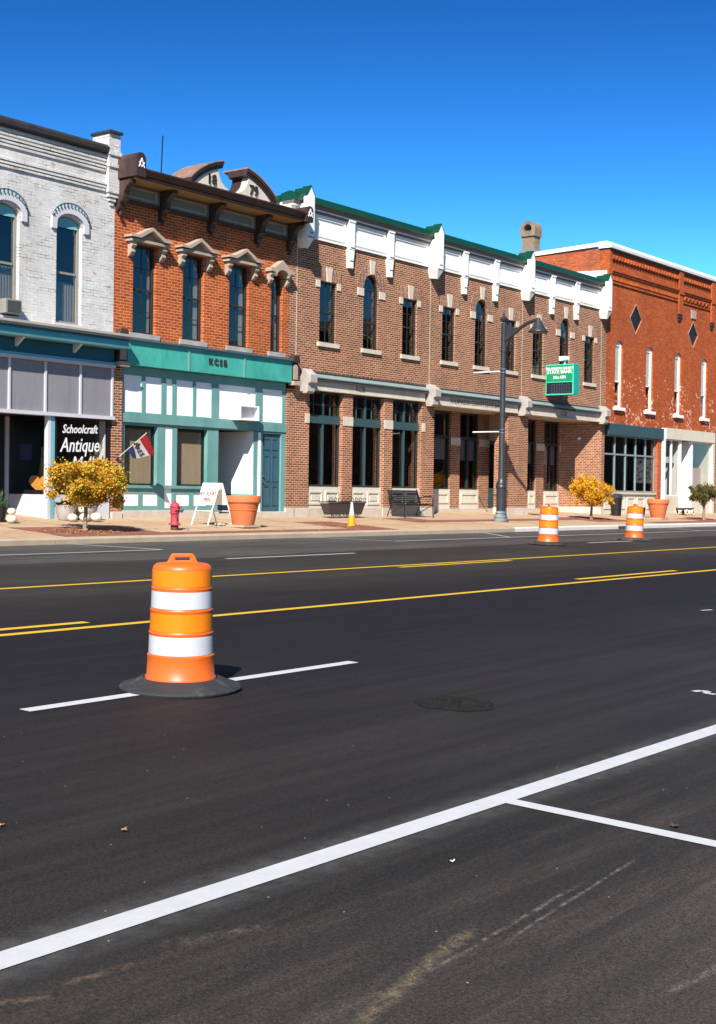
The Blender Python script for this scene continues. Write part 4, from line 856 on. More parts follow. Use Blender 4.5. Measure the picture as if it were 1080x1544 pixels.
part('door_transom', MB().box(43.4, 44.7, YB+.05, YB+.15, 3.55, 4.49), MT['ceiling_beige'], b3)
dr = part('door', MB().slab([(43.4, ZB+.12), (44.7, ZB+.12), (44.7, 3.54), (43.4, 3.54)], [[(43.52, 1.75), (44.02, 1.75), (44.02, 3.4), (43.52, 3.4)], [(44.1, 1.2), (44.58, 1.2), (44.58, 3.4), (44.1, 3.4)]], YB+.06, YB+.13), MT['bank_teal'], b3)
part('pane', MB().box(43.5, 44.6, YB+.09, YB+.096, 1.15, 3.42), MT['glass'], dr)
part('handle', MB().tube([(44.06, YB+.03, 1.6), (44.06, YB, 1.64), (44.06, YB, 1.98), (44.06, YB+.03, 2.02)], .015, 6), MT['chrome'], dr)
sn_ = MB(); sn_.lathe([(.001, -.07), (.06, -.05), (.075, 0), (.06, .05), (.001, .07)], (49.35, 26.72, 3.85), 12)
tag(part('wall_lamp', sn_, MT['white_paint'], smooth=50), 'small round white lamp on the shaded porch wall', 'lamp')

# ------------------------------------------------------------------ building 4: red brick, right
b4 = thing('red_brick_building', 'tall red brick building with narrow arched windows and white coping at the right', 'building', (58, D, ZB))
EX0, EX1 = 50.2, 72.0
wins = [51.35, 54.25, 57.17, 60.07, 63.0, 65.9]
def dia(cx, cz, a, b): return [(cx-a, cz), (cx, cz-b), (cx+a, cz), (cx, cz+b)]
dm = [(52.85, 9.06, .55, .62), (58.72, 8.98, .52, .60), (64.4, 8.98, .52, .6)]
holes = [arch(c-.34, c+.34, 5.22, 7.8, .2) for c in wins]+[dia(*d) for d in dm]
part('wall', MB().slab([(EX0, 4.5), (EX1, 4.5), (EX1, 11.62), (EX0, 11.62)], holes, D, D+.35), MT['brick_red'], b4)
sw_ = MB(); y1 = 45
sw_.prism([(D+.36, ZB), (D+.36, 11.69), (30.6, 11.60), (y1, 10.9), (y1, ZB)], EX0, EX0+.3, 'x'); part('side_wall', sw_, MT['brick_side'], b4)
part('side_flashing', MB().prism([(D+.02, 10.1), (D+.02, 10.78), (27.9, 10.86), (31, 10.3), (31, 10.1)], EX0-.03, EX0-.005, 'x'), MT['white_paint'], b4)
part('side_coping', MB().prism([(D+.41, 11.79), (D+.41, 11.95), (30.6, 11.80), (y1, 11.1), (y1, 10.95), (30.6, 11.63)], EX0-.06, EX0+.4, 'x'), MT['white_paint'], b4)
shell(b4, EX0+.31, EX1, D+.36, 45, ZB-.1, 11, [5.0, ZB], 'plaster', left=False, roof_z=10.4)
part('coping', MB().prism([(D-.18, 11.70), (D-.20, 11.80), (D-.16, 11.86), (D+.02, 11.98), (D+.4, 11.98), (D+.4, 11.70)], EX0-.06, EX1, 'x'), MT['white_paint'], b4)
part('coping_shadow_board', MB().box(EX0, EX1, D-.12, D+.3, 11.625, 11.695), MT['brown_paint'], b4)
part('corner_pilaster', MB().box(EX0+.002, EX0+.22, D-.09, D-.001, 10.0, 11.62), MT['brick_red'], b4)
part('cornice_band', MB().box(EX0+.23, EX1, D-.05, D-.001, 11.28, 11.62), MT['brick_red'], b4)
dn = MB()
x = EX0+.35
while x < EX1-.2: dn.box(x, x+.11, D-.11, D-.051, 11.3, 11.46); x += .27
part('dentils', dn, MT['brick_red'], b4, kind='stuff')
for z, p in ((10.78, .14), (10.70, .10), (10.62, .06)): part('corbel_band', MB().box(EX0+.23, EX1, D-p, D-.001, z, z+.075), MT['brick_red'], b4)
dn = MB(); x = EX0+.3
while x < 56.9: dn.box(x, x+.07, D-.06, D-.002, 10.44, 10.61); x += .14
part('dentils', dn, MT['brick_red'], b4, kind='stuff')
part('corbel_band', MB().box(EX0+.23, EX1, D-.05, D-.001, 10.30, 10.38), MT['brick_red'], b4)
ar = MB(); x = 57.55
while x < 60.3:
    for k in range(8):
        t0, t1 = math.pi*k/8, math.pi*(k+1)/8
        ar.prism([(x+.2+.19*math.cos(t0), 10.42+.19*math.sin(t0)), (x+.2+.19*math.cos(t1), 10.42+.19*math.sin(t1)), (x+.2+.12*math.cos(t1), 10.42+.12*math.sin(t1)), (x+.2+.12*math.cos(t0), 10.42+.12*math.sin(t0))], D-.1, D-.002, 'y')
    x += .4
part('arched_corbels', ar, MT['brick_red'], b4, kind='stuff')
for xx in (57.12, 60.72, 66.6):
    part('pilaster', MB().box(xx-.2, xx+.2, D-.13, D-.051, 9.75, 11.66).box(xx-.23, xx+.23, D-.17, D-.131, 10.62, 10.8), MT['brick_red'], b4)
    part('pilaster_foot', MB().box(xx-.15, xx+.15, D-.10, D-.001, 9.58, 9.74).box(xx-.1, xx+.1, D-.07, D-.001, 9.46, 9.575), MT['brown_paint'], b4)
for cx, cz, a, b in dm:
    o_ = dia(cx, cz, a+.025, b+.04); part('diamond_window', MB().slab(o_, [dia(cx, cz, a-.005, b-.008)], D-.012, D-.001), MT['hood_stone'], b4)
    part('diamond_dark_panel', MB().slab(dia(cx, cz, a-.01, b-.01), [], D+.035, D+.045), MT['black_paint'], b4)  # opaque black board in place of glass; the pane's darkness is its colour
part('stone_plaque', MB().slab(arch(58.45, 58.95, 9.72, 10.1, .0), [], D-.05, D-.001), MT['hood_stone'], b4)
for c in wins:
    wv = window(b4, c, 5.22, 7.8, .68, D+.10, .2, 'white_paint', 'shop_glass', 1, 1, .08, .12, 'white_paint', .42, .12, 'white_paint')
    part('white_panel', MB().slab(arch(c-.26, c+.26, 6.35, 7.8, .12), [], D+.125, D+.15), MT['white_paint'], b4)
# shop fronts
part('fascia', MB().box(50.35, 55.62, D-.1, D+.1, 4.05, 4.52), MT['bank_teal'], b4)
yw = D+.1; xs = [50.35+.97*i for i in range(6)]
xs = [50.3, 51.35, 52.35, 53.3, 54.25, 55.12]
f = part('shop_window', MB().slab([(50.25, 1.7), (55.17, 1.7), (55.17, 4.05), (50.25, 4.05)], sum([[[(a+.035, 1.75), (b-.035, 1.75), (b-.035, 3.23), (a+.035, 3.23)], [(a+.035, 3.3), (b-.035, 3.3), (b-.035, 4.0), (a+.035, 4.0)]] for a, b in zip(xs[:-1], xs[1:])], []), yw, yw+.08), MT['canopy'], b4)
for a, b in zip(xs[:-1], xs[1:]):
    part('pane', MB().box(a+.03, b-.03, yw+.04, yw+.046, 1.745, 3.235), MT['glass'], f); part('pane', MB().box(a+.03, b-.03, yw+.04, yw+.046, 3.295, 4.005), MT['glass'], f)
part('bulkhead', MB().box(50.25, 55.17, D+.08, D+.3, ZB-.1, 1.69), MT['cream'], b4)
part('shop_sill', MB().box(50.25, 55.17, D-.0, D+.079, 1.6, 1.69), MT['limestone'], b4)
for a, b in zip(xs[:-1], xs[1:]): part('bulkhead_panel', MB().slab([(a+.1, ZB+.2), (b-.1, ZB+.2), (b-.1, 1.5), (a+.1, 1.5)], [[(a+.18, ZB+.28), (b-.18, ZB+.28), (b-.18, 1.42), (a+.18, 1.42)]], D+.05, D+.079), MT['cream'], b4)
part('brick_jamb', MB().box(55.18, 55.58, D-.02, D+.3, ZB-.1, 4.05), MT['brick_side'], b4)
part('corner_post', MB().box(55.6, 55.92, D-.06, D+.3, ZB-.1, 4.56), MT['white_paint'], b4)
part('fascia', MB().box(55.93, 61.3, D-.08, D+.2, 4.1, 4.58), MT['cream'], b4)
part('corner_post', MB().box(61.1, 61.32, D-.06, D+.3, ZB-.1, 4.09), MT['cream'], b4)
part('pier', MB().box(61.33, 62.2, D-.02, D+.3, ZB-.1, 4.49), MT['brick_bank'], b4)
part('front_wall', MB().box(62.21, EX1, D+.02, D+.3, ZB-.1, 4.49), MT['brick_red'], b4)
def shopwin(x0, x1, n, z0=1.55, z1=4.09, fm='white_paint'):
    hl = []
    for i in range(n): a = x0+(x1-x0)*i/n; b = x0+(x1-x0)*(i+1)/n; hl.append([(a+.05, z0+.05), (b-.05, z0+.05), (b-.05, z1-.05), (a+.05, z1-.05)])
    f = part('shop_window', MB().slab([(x0, z0), (x1, z0), (x1, z1), (x0, z1)], hl, D+.04, D+.12), MT[fm], b4)
    for h_ in hl: part('pane', MB().box(h_[0][0]-.01, h_[1][0]+.01, D+.075, D+.081, z0+.04, z1-.04), MT['shop_glass'], f)
    part('bulkhead', MB().box(x0, x1, D+.04, D+.2, ZB-.1, z0-.002), MT['cream'], b4)
shopwin(55.93, 57.6, 2); shopwin(59.0, 61.09, 1)
part('door_post', MB().box(58.85, 58.99, D+.02, D+.2, ZB-.1, 4.09), MT['white_paint'], b4)
part('door_post', MB().box(57.61, 57.75, D+.02, D+.2, ZB-.1, 4.09), MT['white_paint'], b4)
dr = part('door', MB().slab([(57.9, ZB+.05), (58.85, ZB+.05), (58.85, 3.2), (57.9, 3.2)], [[(58.02, 1.9), (58.72, 1.9), (58.72, 3.05), (58.02, 3.05)]], D+1.3, D+1.36), MT['white_paint'], b4)
part('recess_wall', MB().box(57.62, 57.7, D+.21, D+1.36, ZB-.1, 4.09), MT['white_paint'], b4)
part('recess_wall', MB().box(58.92, 58.99, D+.21, D+1.36, ZB-.1, 4.09), MT['white_paint'], b4)
part('display_back', MB().box(59.0, 61.2, D+1.8, D+1.86, ZB, 4.1), MT['white_paint'], b4)
part('display_back', MB().box(55.95, 57.6, D+2.6, D+2.66, ZB, 4.1), MT['interior_wall'], b4)
for k, (a, b, z0, z1) in enumerate(((53.36, 54.2, 2.1, 3.2), (54.3, 55.05, 2.1, 3.2))):
    pt = thing('shop_poster', ('left' if k == 0 else 'right')+' of two grey posters with dark print in the red building window', 'poster', (a, D+.16, z0), group=None)
    part('sheet', MB().box(a, b, D+.16, D+.165, z0, z1), MT['paper'], pt)
    ink = MB(); rr_ = random.Random(k+3)
    for i in range(14):
        xa = rr_.uniform(a+.06, b-.2); za = rr_.uniform(z0+.08, z1-.14); ink.box(xa, xa+rr_.uniform(.05, .18), D+.157, D+.1595, za, za+rr_.uniform(.03, .1))
    part('print', ink, MT['lettering_dark'], pt)
def garment(x, y, z0, z1, wd, mat, label):
    g_ = MB(); prof = [(.02, z1), (wd*.45, z1-.06), (wd*.5, z1-.2), (wd*.42, (z0+z1)/2), (wd*.55, z0)]
    n = 14; vs2 = []
    for r_, z in prof:
        for i in range(n): t_ = 2*math.pi*i/n; k = 1+.12*math.sin(4*t_+z*3); vs2.append((x+r_*k*math.cos(t_), y+r_*.5*k*math.sin(t_), z))
    g_.add(vs2, [(j*n+i, j*n+(i+1) % n, (j+1)*n+(i+1) % n, (j+1)*n+i) for j in range(4) for i in range(n)])
    tag(part('garment', g_, MT[mat], smooth=60), label, 'garment')
garment(54.7, 26.7, 1.75, 2.75, .6, 'shop_red', 'dark red garment hanging by the right end of the bank-side shop window')
garment(56.3, 26.8, 1.6, 3.0, .55, 'shop_red', 'dark red dress behind the white-framed shop window')
garment(57.1, 26.9, 1.6, 3.0, .5, 'shop_pink', 'pink dress behind the white-framed shop window')
tag(part('awning_panel', MB().box(56.0, 57.5, 26.25, 26.3, 3.05, 3.32), MT['white_paint']), 'white valance board hanging inside the shop window', 'valance')
ld = thing('step_ladder', 'dark red step ladder standing in the rightmost shop window', 'ladder', (59.8, 26.7, 1.5))
for s_ in (-1, 1): part('rail', MB().tube([(59.8+s_*.24, 26.7, 1.55), (59.8+s_*.14, 26.7, 3.25)], .035, 6), MT['shop_red'], ld)
for i in range(6): part('rung', MB().box(59.8-.22+.017*i, 59.8+.22-.017*i, 26.64, 26.76, 1.7+.27*i, 1.73+.27*i), MT['shop_red'], ld)
part('display_side', MB().box(61.04, 61.09, D+.14, D+1.79, 1.55, 4.09), MT['cream'], b4)
part('display_floor', MB().box(59.0, 61.03, D+.2, D+1.79, ZB, 1.54), MT['cream'], b4)
part('display_floor', MB().box(55.95, 57.6, D+.2, D+2.59, ZB, 1.54), MT['wood_dark'], b4)
tag(part('display_board', MB().box(60.25, 61.05, 26.5, 26.56, 1.545, 2.9), MT['shop_pink']), 'pale pink board leaning in the rightmost shop window', 'board')
# chimney
ch = MB(); cy_, cx_ = 29.78, 50.42
ch.box(cx_-.25, cx_+.25, cy_-.30, cy_+.30, 11.5, 12.55).box(cx_-.31, cx_+.31, cy_-.36, cy_+.36, 12.552, 12.66)
chm = part('chimney', ch, MT['chimney_stone'], b4)
hd = MB(); hd.slab([(cy_-.36, 12.66), (cy_+.36, 12.66)]+[(cy_+.36*math.cos(math.pi*i/12), 12.86+.34*math.sin(math.pi*i/12)) for i in range(13)], [[(cy_-.2+.0, 12.78), (cy_+.2, 12.78)]+[(cy_+.2*math.cos(math.pi*i/8), 12.86+.2*math.sin(math.pi*i/8)) for i in range(9)]], cx_-.31, cx_+.31)
hd.v = [(v[1], v[0], v[2]) for v in hd.v]; hd.f = [f_[::-1] for f_ in hd.f]
part('chimney_hood', hd, MT['chimney_stone'], chm)
part('chimney_flashing', MB().box(cx_-.30, cx_+.30, cy_-.35, cy_+.35, 11.6, 12.0), MT['flashing'], chm)

# ------------------------------------------------------------------ plain stand-in buildings across the street, unseen, added for dark reflections in the glass
def across(x0, x1, h, mat, label):
    t = thing('opposite_stand_in', label, 'building', (x0, -10, -.4))
    xs_ = [x0+2+i*3.2 for i in range(int((x1-x0-3)/3.2))]
    holes = [[(q, z), (q+1, z), (q+1, z+1.9), (q, z+1.9)] for q in xs_ for z in ((1.2, 5.2, 9.2) if h > 12 else (1.2, 5.2))]
    part('wall', MB().slab([(x0, -.9), (x1, -.9), (x1, h), (x0, h)], holes, -10.3, -10), MT[mat], t)
    part('body', MB().box(x0+.01, x1-.01, -24, -10.5, -.9, h-.3), MT['roof'], t)
    part('cornice', MB().box(x0-.1, x1+.1, -10.31, -9.7, h+.002, h+.5), MT['brown_paint'], t)
across(46, 70, 9.0, 'brick_side', 'lower brick stand-in across the street, added for its reflection in the upper panes')
across(72, 84, 12.6, 'brick_red', 'middle brick stand-in across the street, added for its reflection in the bank windows')
across(85, 140, 15.6, 'brick_bank', 'tallest brick stand-in across the street, added for dark reflections in the bank windows')

# ------------------------------------------------------------------ bank's projecting sign
sg = thing('bank_sign', 'green projecting bank sign with dark time display above the porch', 'sign', (45.3, 25.2, 5.3))
SX0, SX1 = 45.32, 45.75; ya, yb = PX(866, 549, SX0).y, PX(823.5, 550, SX0).y; sz0, sz1 = 5.33, 6.49
part('cabinet', MB().box(SX0, SX1, ya, yb, sz0, sz1), MT['sign_teal'], sg, bevel=.01)
def sface(y0, y1, z0, z1, mat, nm, dx=.012): return part(nm, MB().box(SX0-dx, SX0-.001, y0, y1, z0, z1), MT[mat], sg)
sface(ya+.06, yb-.05, 5.84, sz1-.05, 'sign_green', 'sign_panel'); sface(ya+.06, yb-.05, sz0+.05, 5.80, 'screen_dark', 'display_panel')
fr = MB(); fr.box(SX0-.02, SX0-.001, ya+.0, ya+.055, sz0, sz1).box(SX0-.02, SX0-.001, yb-.045, yb, sz0, sz1).box(SX0-.02, SX0-.001, ya+.056, yb-.046, sz1-.045, sz1).box(SX0-.02, SX0-.001, ya+.056, yb-.046, sz0, sz0+.045).box(SX0-.02, SX0-.001, ya+.056, yb-.046, 5.803, 5.837)
part('sign_frame', fr, MT['sign_edge'], sg)
ym = (ya+yb)/2
for tx, sz, zz, wd in (('KALAMAZOO COUNTY', .115, 6.335, .95), ('STATE BANK', .20, 6.20, .92), ('24hr ATM', .16, 5.99, .8)):
    tm = text_mb(tx, sz, 0, .003, wd, .004); tm.xf(frame_mat((SX0-.016, ym, zz), (0, -1, 0), (0, 0, 1))); part('sign_lettering', tm, MT['lettering_white'], sg)
seg = MB()
for i in range(4):
    c0 = yb-.28-.21*i
    for (a, b, c, d) in ((c0-.01, c0+.01, 5.42, 5.74), (c0-.13, c0-.11, 5.42, 5.74), (c0-.11, c0-.01, 5.72, 5.74), (c0-.11, c0-.01, 5.57, 5.585), (c0-.11, c0-.01, 5.42, 5.44)):
        seg.box(SX0-.0135, SX0-.0125, a, b, c, d)
part('display_segments', seg, MT['screen_seg'], sg)
part('mounting_arm', MB().box(SX0+.15, SX0+.28, yb, D-.001, 5.6, 5.72).box(SX0+.15, SX0+.28, yb, D-.001, 6.15, 6.27), MT['black_paint'], sg)
fl = thing('flood_lamp', 'small white floodlight box mounted on the green sign', 'lamp', (45.5, 25.35, 6.49))
part('stem', MB().box(45.5, 45.56, 25.28, 25.34, 6.491, 6.66), MT['white_paint'], fl)
part('housing', MB().prism([(25.18, 6.66), (25.5, 6.62), (25.5, 6.80), (25.18, 6.80)], 45.38, 45.66, 'x'), MT['white_paint'], fl, bevel=.015)

# ------------------------------------------------------------------ traffic drums
def make_drum(label):
    t = thing('traffic_drum', label, 'traffic drum', group='orange and white traffic drums')
    bd = MB(); prof = [(.285, .05), (.292, .07), (.29, .10), (.277, .115), (.272, .245), (.2745, .262), (.2745, .27), (.262, .278), (.259, .425), (.2645, .437), (.2645, .446), (.255, .455), (.252, .597), (.257, .611), (.257, .62), (.247, .63), (.244, .765), (.2485, .778), (.2485, .787), (.242, .797), (.24, .925), (.234, .948), (.21, .965), (.12, .975), (.001, .978)]
    part('body', bd.lathe(prof, (0,0,0), 56), MT['orange_plastic'], t, smooth=50)
    for z0, z1, r0, r1, mt in ((.281, .422, .2645, .2615, 'white_sheet'), (.458, .594, .2575, .2545, 'orange_sheet'), (.633, .762, .2495, .2465, 'white_sheet'), (.80, .922, .2445, .2425, 'orange_sheet')):
        part('reflective_band', MB().lathe([(r0, z0), (r1, z1)], (0,0,0), 56, cap=False), MT[mt], t, smooth=50)
    h = MB(); h.slab([(-.145, .955), (.145, .955), (.115, .99), (.095, 1.03), (.08, 1.043), (-.08, 1.043), (-.095, 1.03), (-.115, .99)], [arch(-.06, .06, .99, 1.015, 0)], -.02, .02)
    part('handle', h, MT['orange_plastic'], t, bevel=.006)
    b = MB(); b.lathe([(.295, .005), (.295, .075), (.305, .09), (.33, .088), (.40, .056), (.46, .036), (.49, .03), (.50, .018), (.495, .004)], (0,0,0), 56, cap=False)
    part('rubber_base', b, MT['rubber'], t, smooth=50)
    part('seam', MB().box(-.003, .003, -.262, -.256, .12, .26), MT['rubber'], t)
    return t
d1 = make_drum('nearest orange and white striped drum standing on the white lane dash')
q_ = gpt(272, 1038); d1.location = (q_.x, q_.y, zr(q_.y)+.002); d1.rotation_euler = (math.atan(.027), 0, R(-38))
d1.scale = (.95, .95, 1.01)
d2 = copy_tree(d1); d2['label'] = 'orange and white drum on the far lane, before the bank porch'; d2.location = (30.3, 17.25, zr(17.25)+.002); d2.rotation_euler = (math.atan(.027), 0, R(40))
d3 = copy_tree(d1); d3['label'] = 'orange and white drum on the far lane, before the golden tree and far pot'; d3.location = (35.55, 17.42, zr(17.42)+.002); d3.rotation_euler = (math.atan(.027), 0, R(52))

# ------------------------------------------------------------------ trees
def make_tree(label, x, y, a, hz, top, bot, mat, nl, seed, leaf=.06, trunk=.055):
    rn = random.Random(seed); t = thing('small_tree', label, 'tree', group='small street trees')
    cz = (top+bot)/2; hb = (top-bot)/2
    tr = MB(); tr.tube([(0, 0, -.05), (.01, 0, .02), (.0, .01, .2), (.015, 0, .42), (.0, .0, .62)], [trunk*1.7, trunk*1.15, trunk*.9, trunk*.8, trunk*.7], 10)
    tips = []
    for k in range(9):
        az = 2*math.pi*k/9+rn.uniform(-.3, .3); l_ = rn.uniform(.55, .9); el = rn.uniform(.25, .8)
        p0 = Vector((0, 0, rn.uniform(.45, .62))); p2 = Vector((math.cos(az)*a*l_, math.sin(az)*a*l_, cz+hb*el*rn.uniform(-.4, .8))); p1 = p0.lerp(p2, .5)+Vector((0, 0, .12))
        tr.tube([p0, p1, p2], [trunk*.45, trunk*.28, trunk*.1], 6); tips.append(p2)
        for j in range(3):
            q = p1.lerp(p2, rn.uniform(.1, .9)); e = q+Vector((rn.uniform(-1, 1), rn.uniform(-1, 1), rn.uniform(-.3, .9)))*.28*a; tr.tube([q, e], [trunk*.16, trunk*.05], 5); tips.append(e)
    part('trunk', tr, MT['bark'], t, smooth=60)
    lv = MB(); clumps = []
    for k in range(58):
        u = rn.uniform(-1, 1); az = rn.uniform(0, 2*math.pi); r_ = rn.uniform(.55, 1.0)
        s_ = math.sqrt(1-u*u); flat_ = .75 if u < 0 else 1
        lump = 1+.16*math.sin(2*az+seed)+.1*math.sin(5*az+2*seed)
        clumps.append((Vector((a*r_*s_*lump*math.cos(az), a*r_*s_*lump*math.sin(az), cz+hb*r_*u*flat_*(1+.12*math.sin(3*az+seed)))), rn.uniform(.10, .26)*a/.9))
    for k in range(14): clumps.append((Vector((a*rn.uniform(.85, 1.1)*math.cos(k*.45), a*rn.uniform(.85, 1.1)*math.sin(k*.45), cz+hb*rn.uniform(-.75, .7))), .10*a/.9))
    for i in range(nl):
        c, rad = clumps[rn.randrange(len(clumps))]
        g = Vector((rn.gauss(0, 1), rn.gauss(0, 1), rn.gauss(0, .8)))*rad*.62
        p = c+g; s_ = leaf*rn.uniform(.7, 1.25)
        n_ = Vector((rn.gauss(0, 1), rn.gauss(0, 1), rn.gauss(.3, 1))).normalized(); d_ = n_.orthogonal().normalized(); d_.rotate(Matrix.Rotation(rn.uniform(0, 6.28), 3, n_)); e_ = n_.cross(d_)
        lv.add([p-d_*s_*.6, p+e_*s_*.42+n_*s_*.12, p+d_*s_*.6, p-e_*s_*.42+n_*s_*.12], [(0,1,2), (0,2,3)])
    part('crown', lv, MT[mat], t)
    t.location = (x, y, zs(y))
    return t
make_tree('small round tree with yellow and orange leaves before the antique shop window', 20.0, 23.07, .73, 0, 1.64, .44, 'leaf_mixed', 19000, 11, .05)
make_tree('golden yellow small tree beside the bank porch', 45.1, 23.85, .70, 0, 1.62, .45, 'leaf_gold', 13000, 23, .052)
make_tree('greenish brown small tree near the right edge', 53.25, 22.95, .58, 0, 1.52, .60, 'leaf_green', 7000, 31, .046, .06)
def fallen(name, cx, cy, r, n, seed, zf, label, xs=1.0, sz=.035):
    rn = random.Random(seed); lv = MB()
    for i in range(n):
        x_, y_ = cx+rn.gauss(0, r)*xs, cy+rn.gauss(0, r*.5); 
        if y_ < 21.9 and zf is zs: continue
        z_ = zf(y_)+.012; a = rn.uniform(0, 6.28); d_ = Vector((math.cos(a), math.sin(a), rn.uniform(-.2, .2)))*sz*rn.uniform(.6, 1.3); e_ = Vector((-math.sin(a), math.cos(a), rn.uniform(-.25, .25)))*sz*.7
        p = Vector((x_, y_, z_)); lv.add([p-d_, p+e_+Vector((0,0,.01)), p+d_, p-e_+Vector((0,0,.008))], [(0,1,2), (0,2,3)])
    tag(part(name, lv, MT['leaf_fallen']), label, 'leaves', kind='stuff')
fallen('fallen_leaves', 19.9, 22.85, .55, 240, 5, zs, 'fallen yellow leaves scattered under the left tree')
fallen('fallen_leaves', 29.4, 23.1, .45, 90, 6, zs, 'fallen leaves on the red pavers around the yellow cone')
fallen('fallen_leaves', 26, 24.3, 5.5, 150, 8, zs, 'a few dry leaves strewn over the sidewalk')
def road_leaf(px, py, s_, mat, label, rot):
    p = gpt(px, py); L = MB(); o = []
    for i in range(10):
        a = 2*math.pi*i/10; r_ = s_*(1 if i % 2 == 0 else .55)*(1.5 if i in (0, 5) else 1); o.append((r_*math.cos(a), r_*math.sin(a)*.8, .008+.004*math.sin(a*2+1)+(.005 if i % 2 == 0 else 0)))
    L.add(o+[(0, 0, .006)], [(i, (i+1) % 10, 10) for i in range(10)])
    ob = tag(part('dry_leaf', L, MT[mat], loc=(p.x, p.y, zr(p.y)+.004)), label, 'leaf', 'single dry leaves on the road'); ob.rotation_euler = (0, 0, rot)
    return ob
road_leaf(187, 1255, .022, 'driftwood', 'small pale dry leaf on the dark asphalt left of the middle', .4)
road_leaf(2, 1247, .022, 'leaf_fallen', 'small dry leaf at the left edge of the asphalt', 1.4)
road_leaf(681, 1302, .018, 'pumpkin_white', 'small cream leaf below the white edge line', 2.2)
road_leaf(1018, 1248, .036, 'rust', 'curled brown leaf above the parking stall line', .9)

# ------------------------------------------------------------------ hydrant
hy = thing('fire_hydrant', 'faded red fire hydrant near the kerb', 'hydrant')
part('barrel', MB().lathe([(.10, -.02), (.10, .13)], (0,0,0), 18), MT['rust'], hy, smooth=40)
bd = MB(); bd.lathe([(.16, .13), (.16, .165), (.115, .17), (.105, .2), (.1, .40), (.105, .42), (.13, .425), (.13, .455), (.115, .46), (.118, .58), (.135, .585), (.135, .605), (.12, .62), (.1, .67), (.06, .70), (.03, .705), (.03, .75), (.001, .75)], (0,0,0), 20)
part('bonnet', bd, MT['hydrant_red'], hy, smooth=40)
part('nozzle_cap', MB().lathe([(.05, .08), (.055, .16), (.075, .165), (.075, .2), (.03, .21), (.03, .235), (.001, .235)], (0,0,0), 14).xf(Matrix.Translation((0, 0, .52)) @ Matrix.Rotation(R(90), 4, 'Y') @ Matrix.Rotation(R(0), 4, 'X')), MT['cast_base'], hy, smooth=40)
for s_ in (-1, 1): part('hose_cap', MB().lathe([(.035, .08), (.04, .13), (.05, .135), (.05, .16), (.02, .165), (.02, .185), (.001, .185)], (0,0,0), 12).xf(Matrix.Translation((0, 0, .53)) @ Matrix.Rotation(R(90*s_), 4, 'X')), MT['hydrant_red'], hy, smooth=40)
for s_ in (-1, 1): part('chain', MB().tube([(s_*.02, -s_*.15, .5), (s_*.04, -s_*.16, .38), (s_*.03, -s_*.12, .27)], .01, 5), MT['rust'], hy)
hy.location = (22.57, 22.88, zs(22.88)); hy.rotation_euler = (0, 0, R(-30)); hy.scale = (.93, .93, .93)

# ------------------------------------------------------------------ terracotta pots
def make_pot(label):
    t = thing('terracotta_pot', label, 'flower pot', group='big terracotta pots on the sidewalk')
    part('pot', MB().lathe([(.27, 0), (.285, .03), (.355, .36), (.368, .365), (.372, .385), (.36, .39), (.40, .54), (.415, .545), (.42, .565), (.435, .57), (.445, .72), (.435, .735), (.40, .735), (.37, .60), (.001, .58)], (0,0,0), 40), MT['terracotta'], t, smooth=40)
    part('base_pad', MB().box(-.31, .31, -.31, .31, -.06, -.001), MT['concrete'], t)
    part('soil', MB().lathe([(.37, .602), (.001, .62)], (0,0,0), 30, cap=False), MT['wood_dark'], t)
    return t
p1_ = make_pot('large terracotta pot beside the antiques board'); p1_.location = (25.3, 23.2, zs(23.2)+.07)
p2_ = copy_tree(p1_); p2_['label'] = 'large terracotta pot before the red brick building'; p2_.location = (50.5, 23.72, zs(23.72)+.05)

# ------------------------------------------------------------------ antiques A-board
ab = thing('a_frame_board', 'white folding sidewalk board reading antiques open', 'sign')
nx_ = Vector((-1, .06, 0)).normalized(); ex = Vector((-nx_.y, nx_.x, 0)); ex = -ex if ex.y > 0 else ex     # ex: along the board towards the street
apex = 1.07
def abp(s_, h, wdt): # point on leaf s_ (+1 front), height h, offset along width
    return nx_*(s_*(.04+.40*(1-h/apex))) + ex*wdt + Vector((0, 0, h))
for s_ in (1, -1):
    for wd in (-.30, .30):
        part('leg', MB().tube([abp(s_, 0, wd), abp(s_, apex, wd)], .022, 4), MT['wood_pale'], ab)
    pn = MB(); q = [abp(s_, .52, -.29), abp(s_, .52, .29), abp(s_, apex, .29), abp(s_, apex, -.29)]; o_ = nx_*s_*.012
    pn.add([v+o_*2.2 for v in q]+[v+o_ for v in q], [(0,1,2,3), (7,6,5,4), (0,4,5,1), (1,5,6,2), (2,6,7,3), (3,7,4,0)]); part('panel', pn, MT['white_paint'], ab)
    part('rung', MB().tube([abp(s_, .36, -.30), abp(s_, .36, .30)], .016, 4), MT['wood_pale'], ab)
upv = (abp(1, apex, 0)-abp(1, .52, 0)).normalized()
for tx, sz, h in (('ANTIQUES', .145, .80), ('OPEN', .15, .64), ('schoolcraft antique mall', .05, .99)):
    tm = text_mb(tx, sz, .12, .002, .86, .0025 if sz > .1 else 0); tm.xf(frame_mat(abp(1, h, 0)+nx_*.03, ex, upv)); part('board_lettering', tm, MT['lettering_red'], ab)
ab.location = (24.72, 23.72, zs(23.72)+.01)
for k, (dx, dy, s_) in enumerate(((.12, .1, .11), (.45, -.08, .12), (.30, .12, .08))):
    st = MB(); st.lathe([(.001, 0), (s_*.9, .01), (s_, s_*.35), (s_*.7, s_*.7), (.001, s_*.8)], (0,0,0), 9)
    tag(part('anchor_stone', st, MT['grey_stone'], loc=(24.8+dx, 23.6+dy, zs(23.6)+.005), smooth=30), ('leftmost', 'largest', 'smallest')[k]+' grey rock weighing down the antiques board', 'stone', 'rocks under the antiques board')

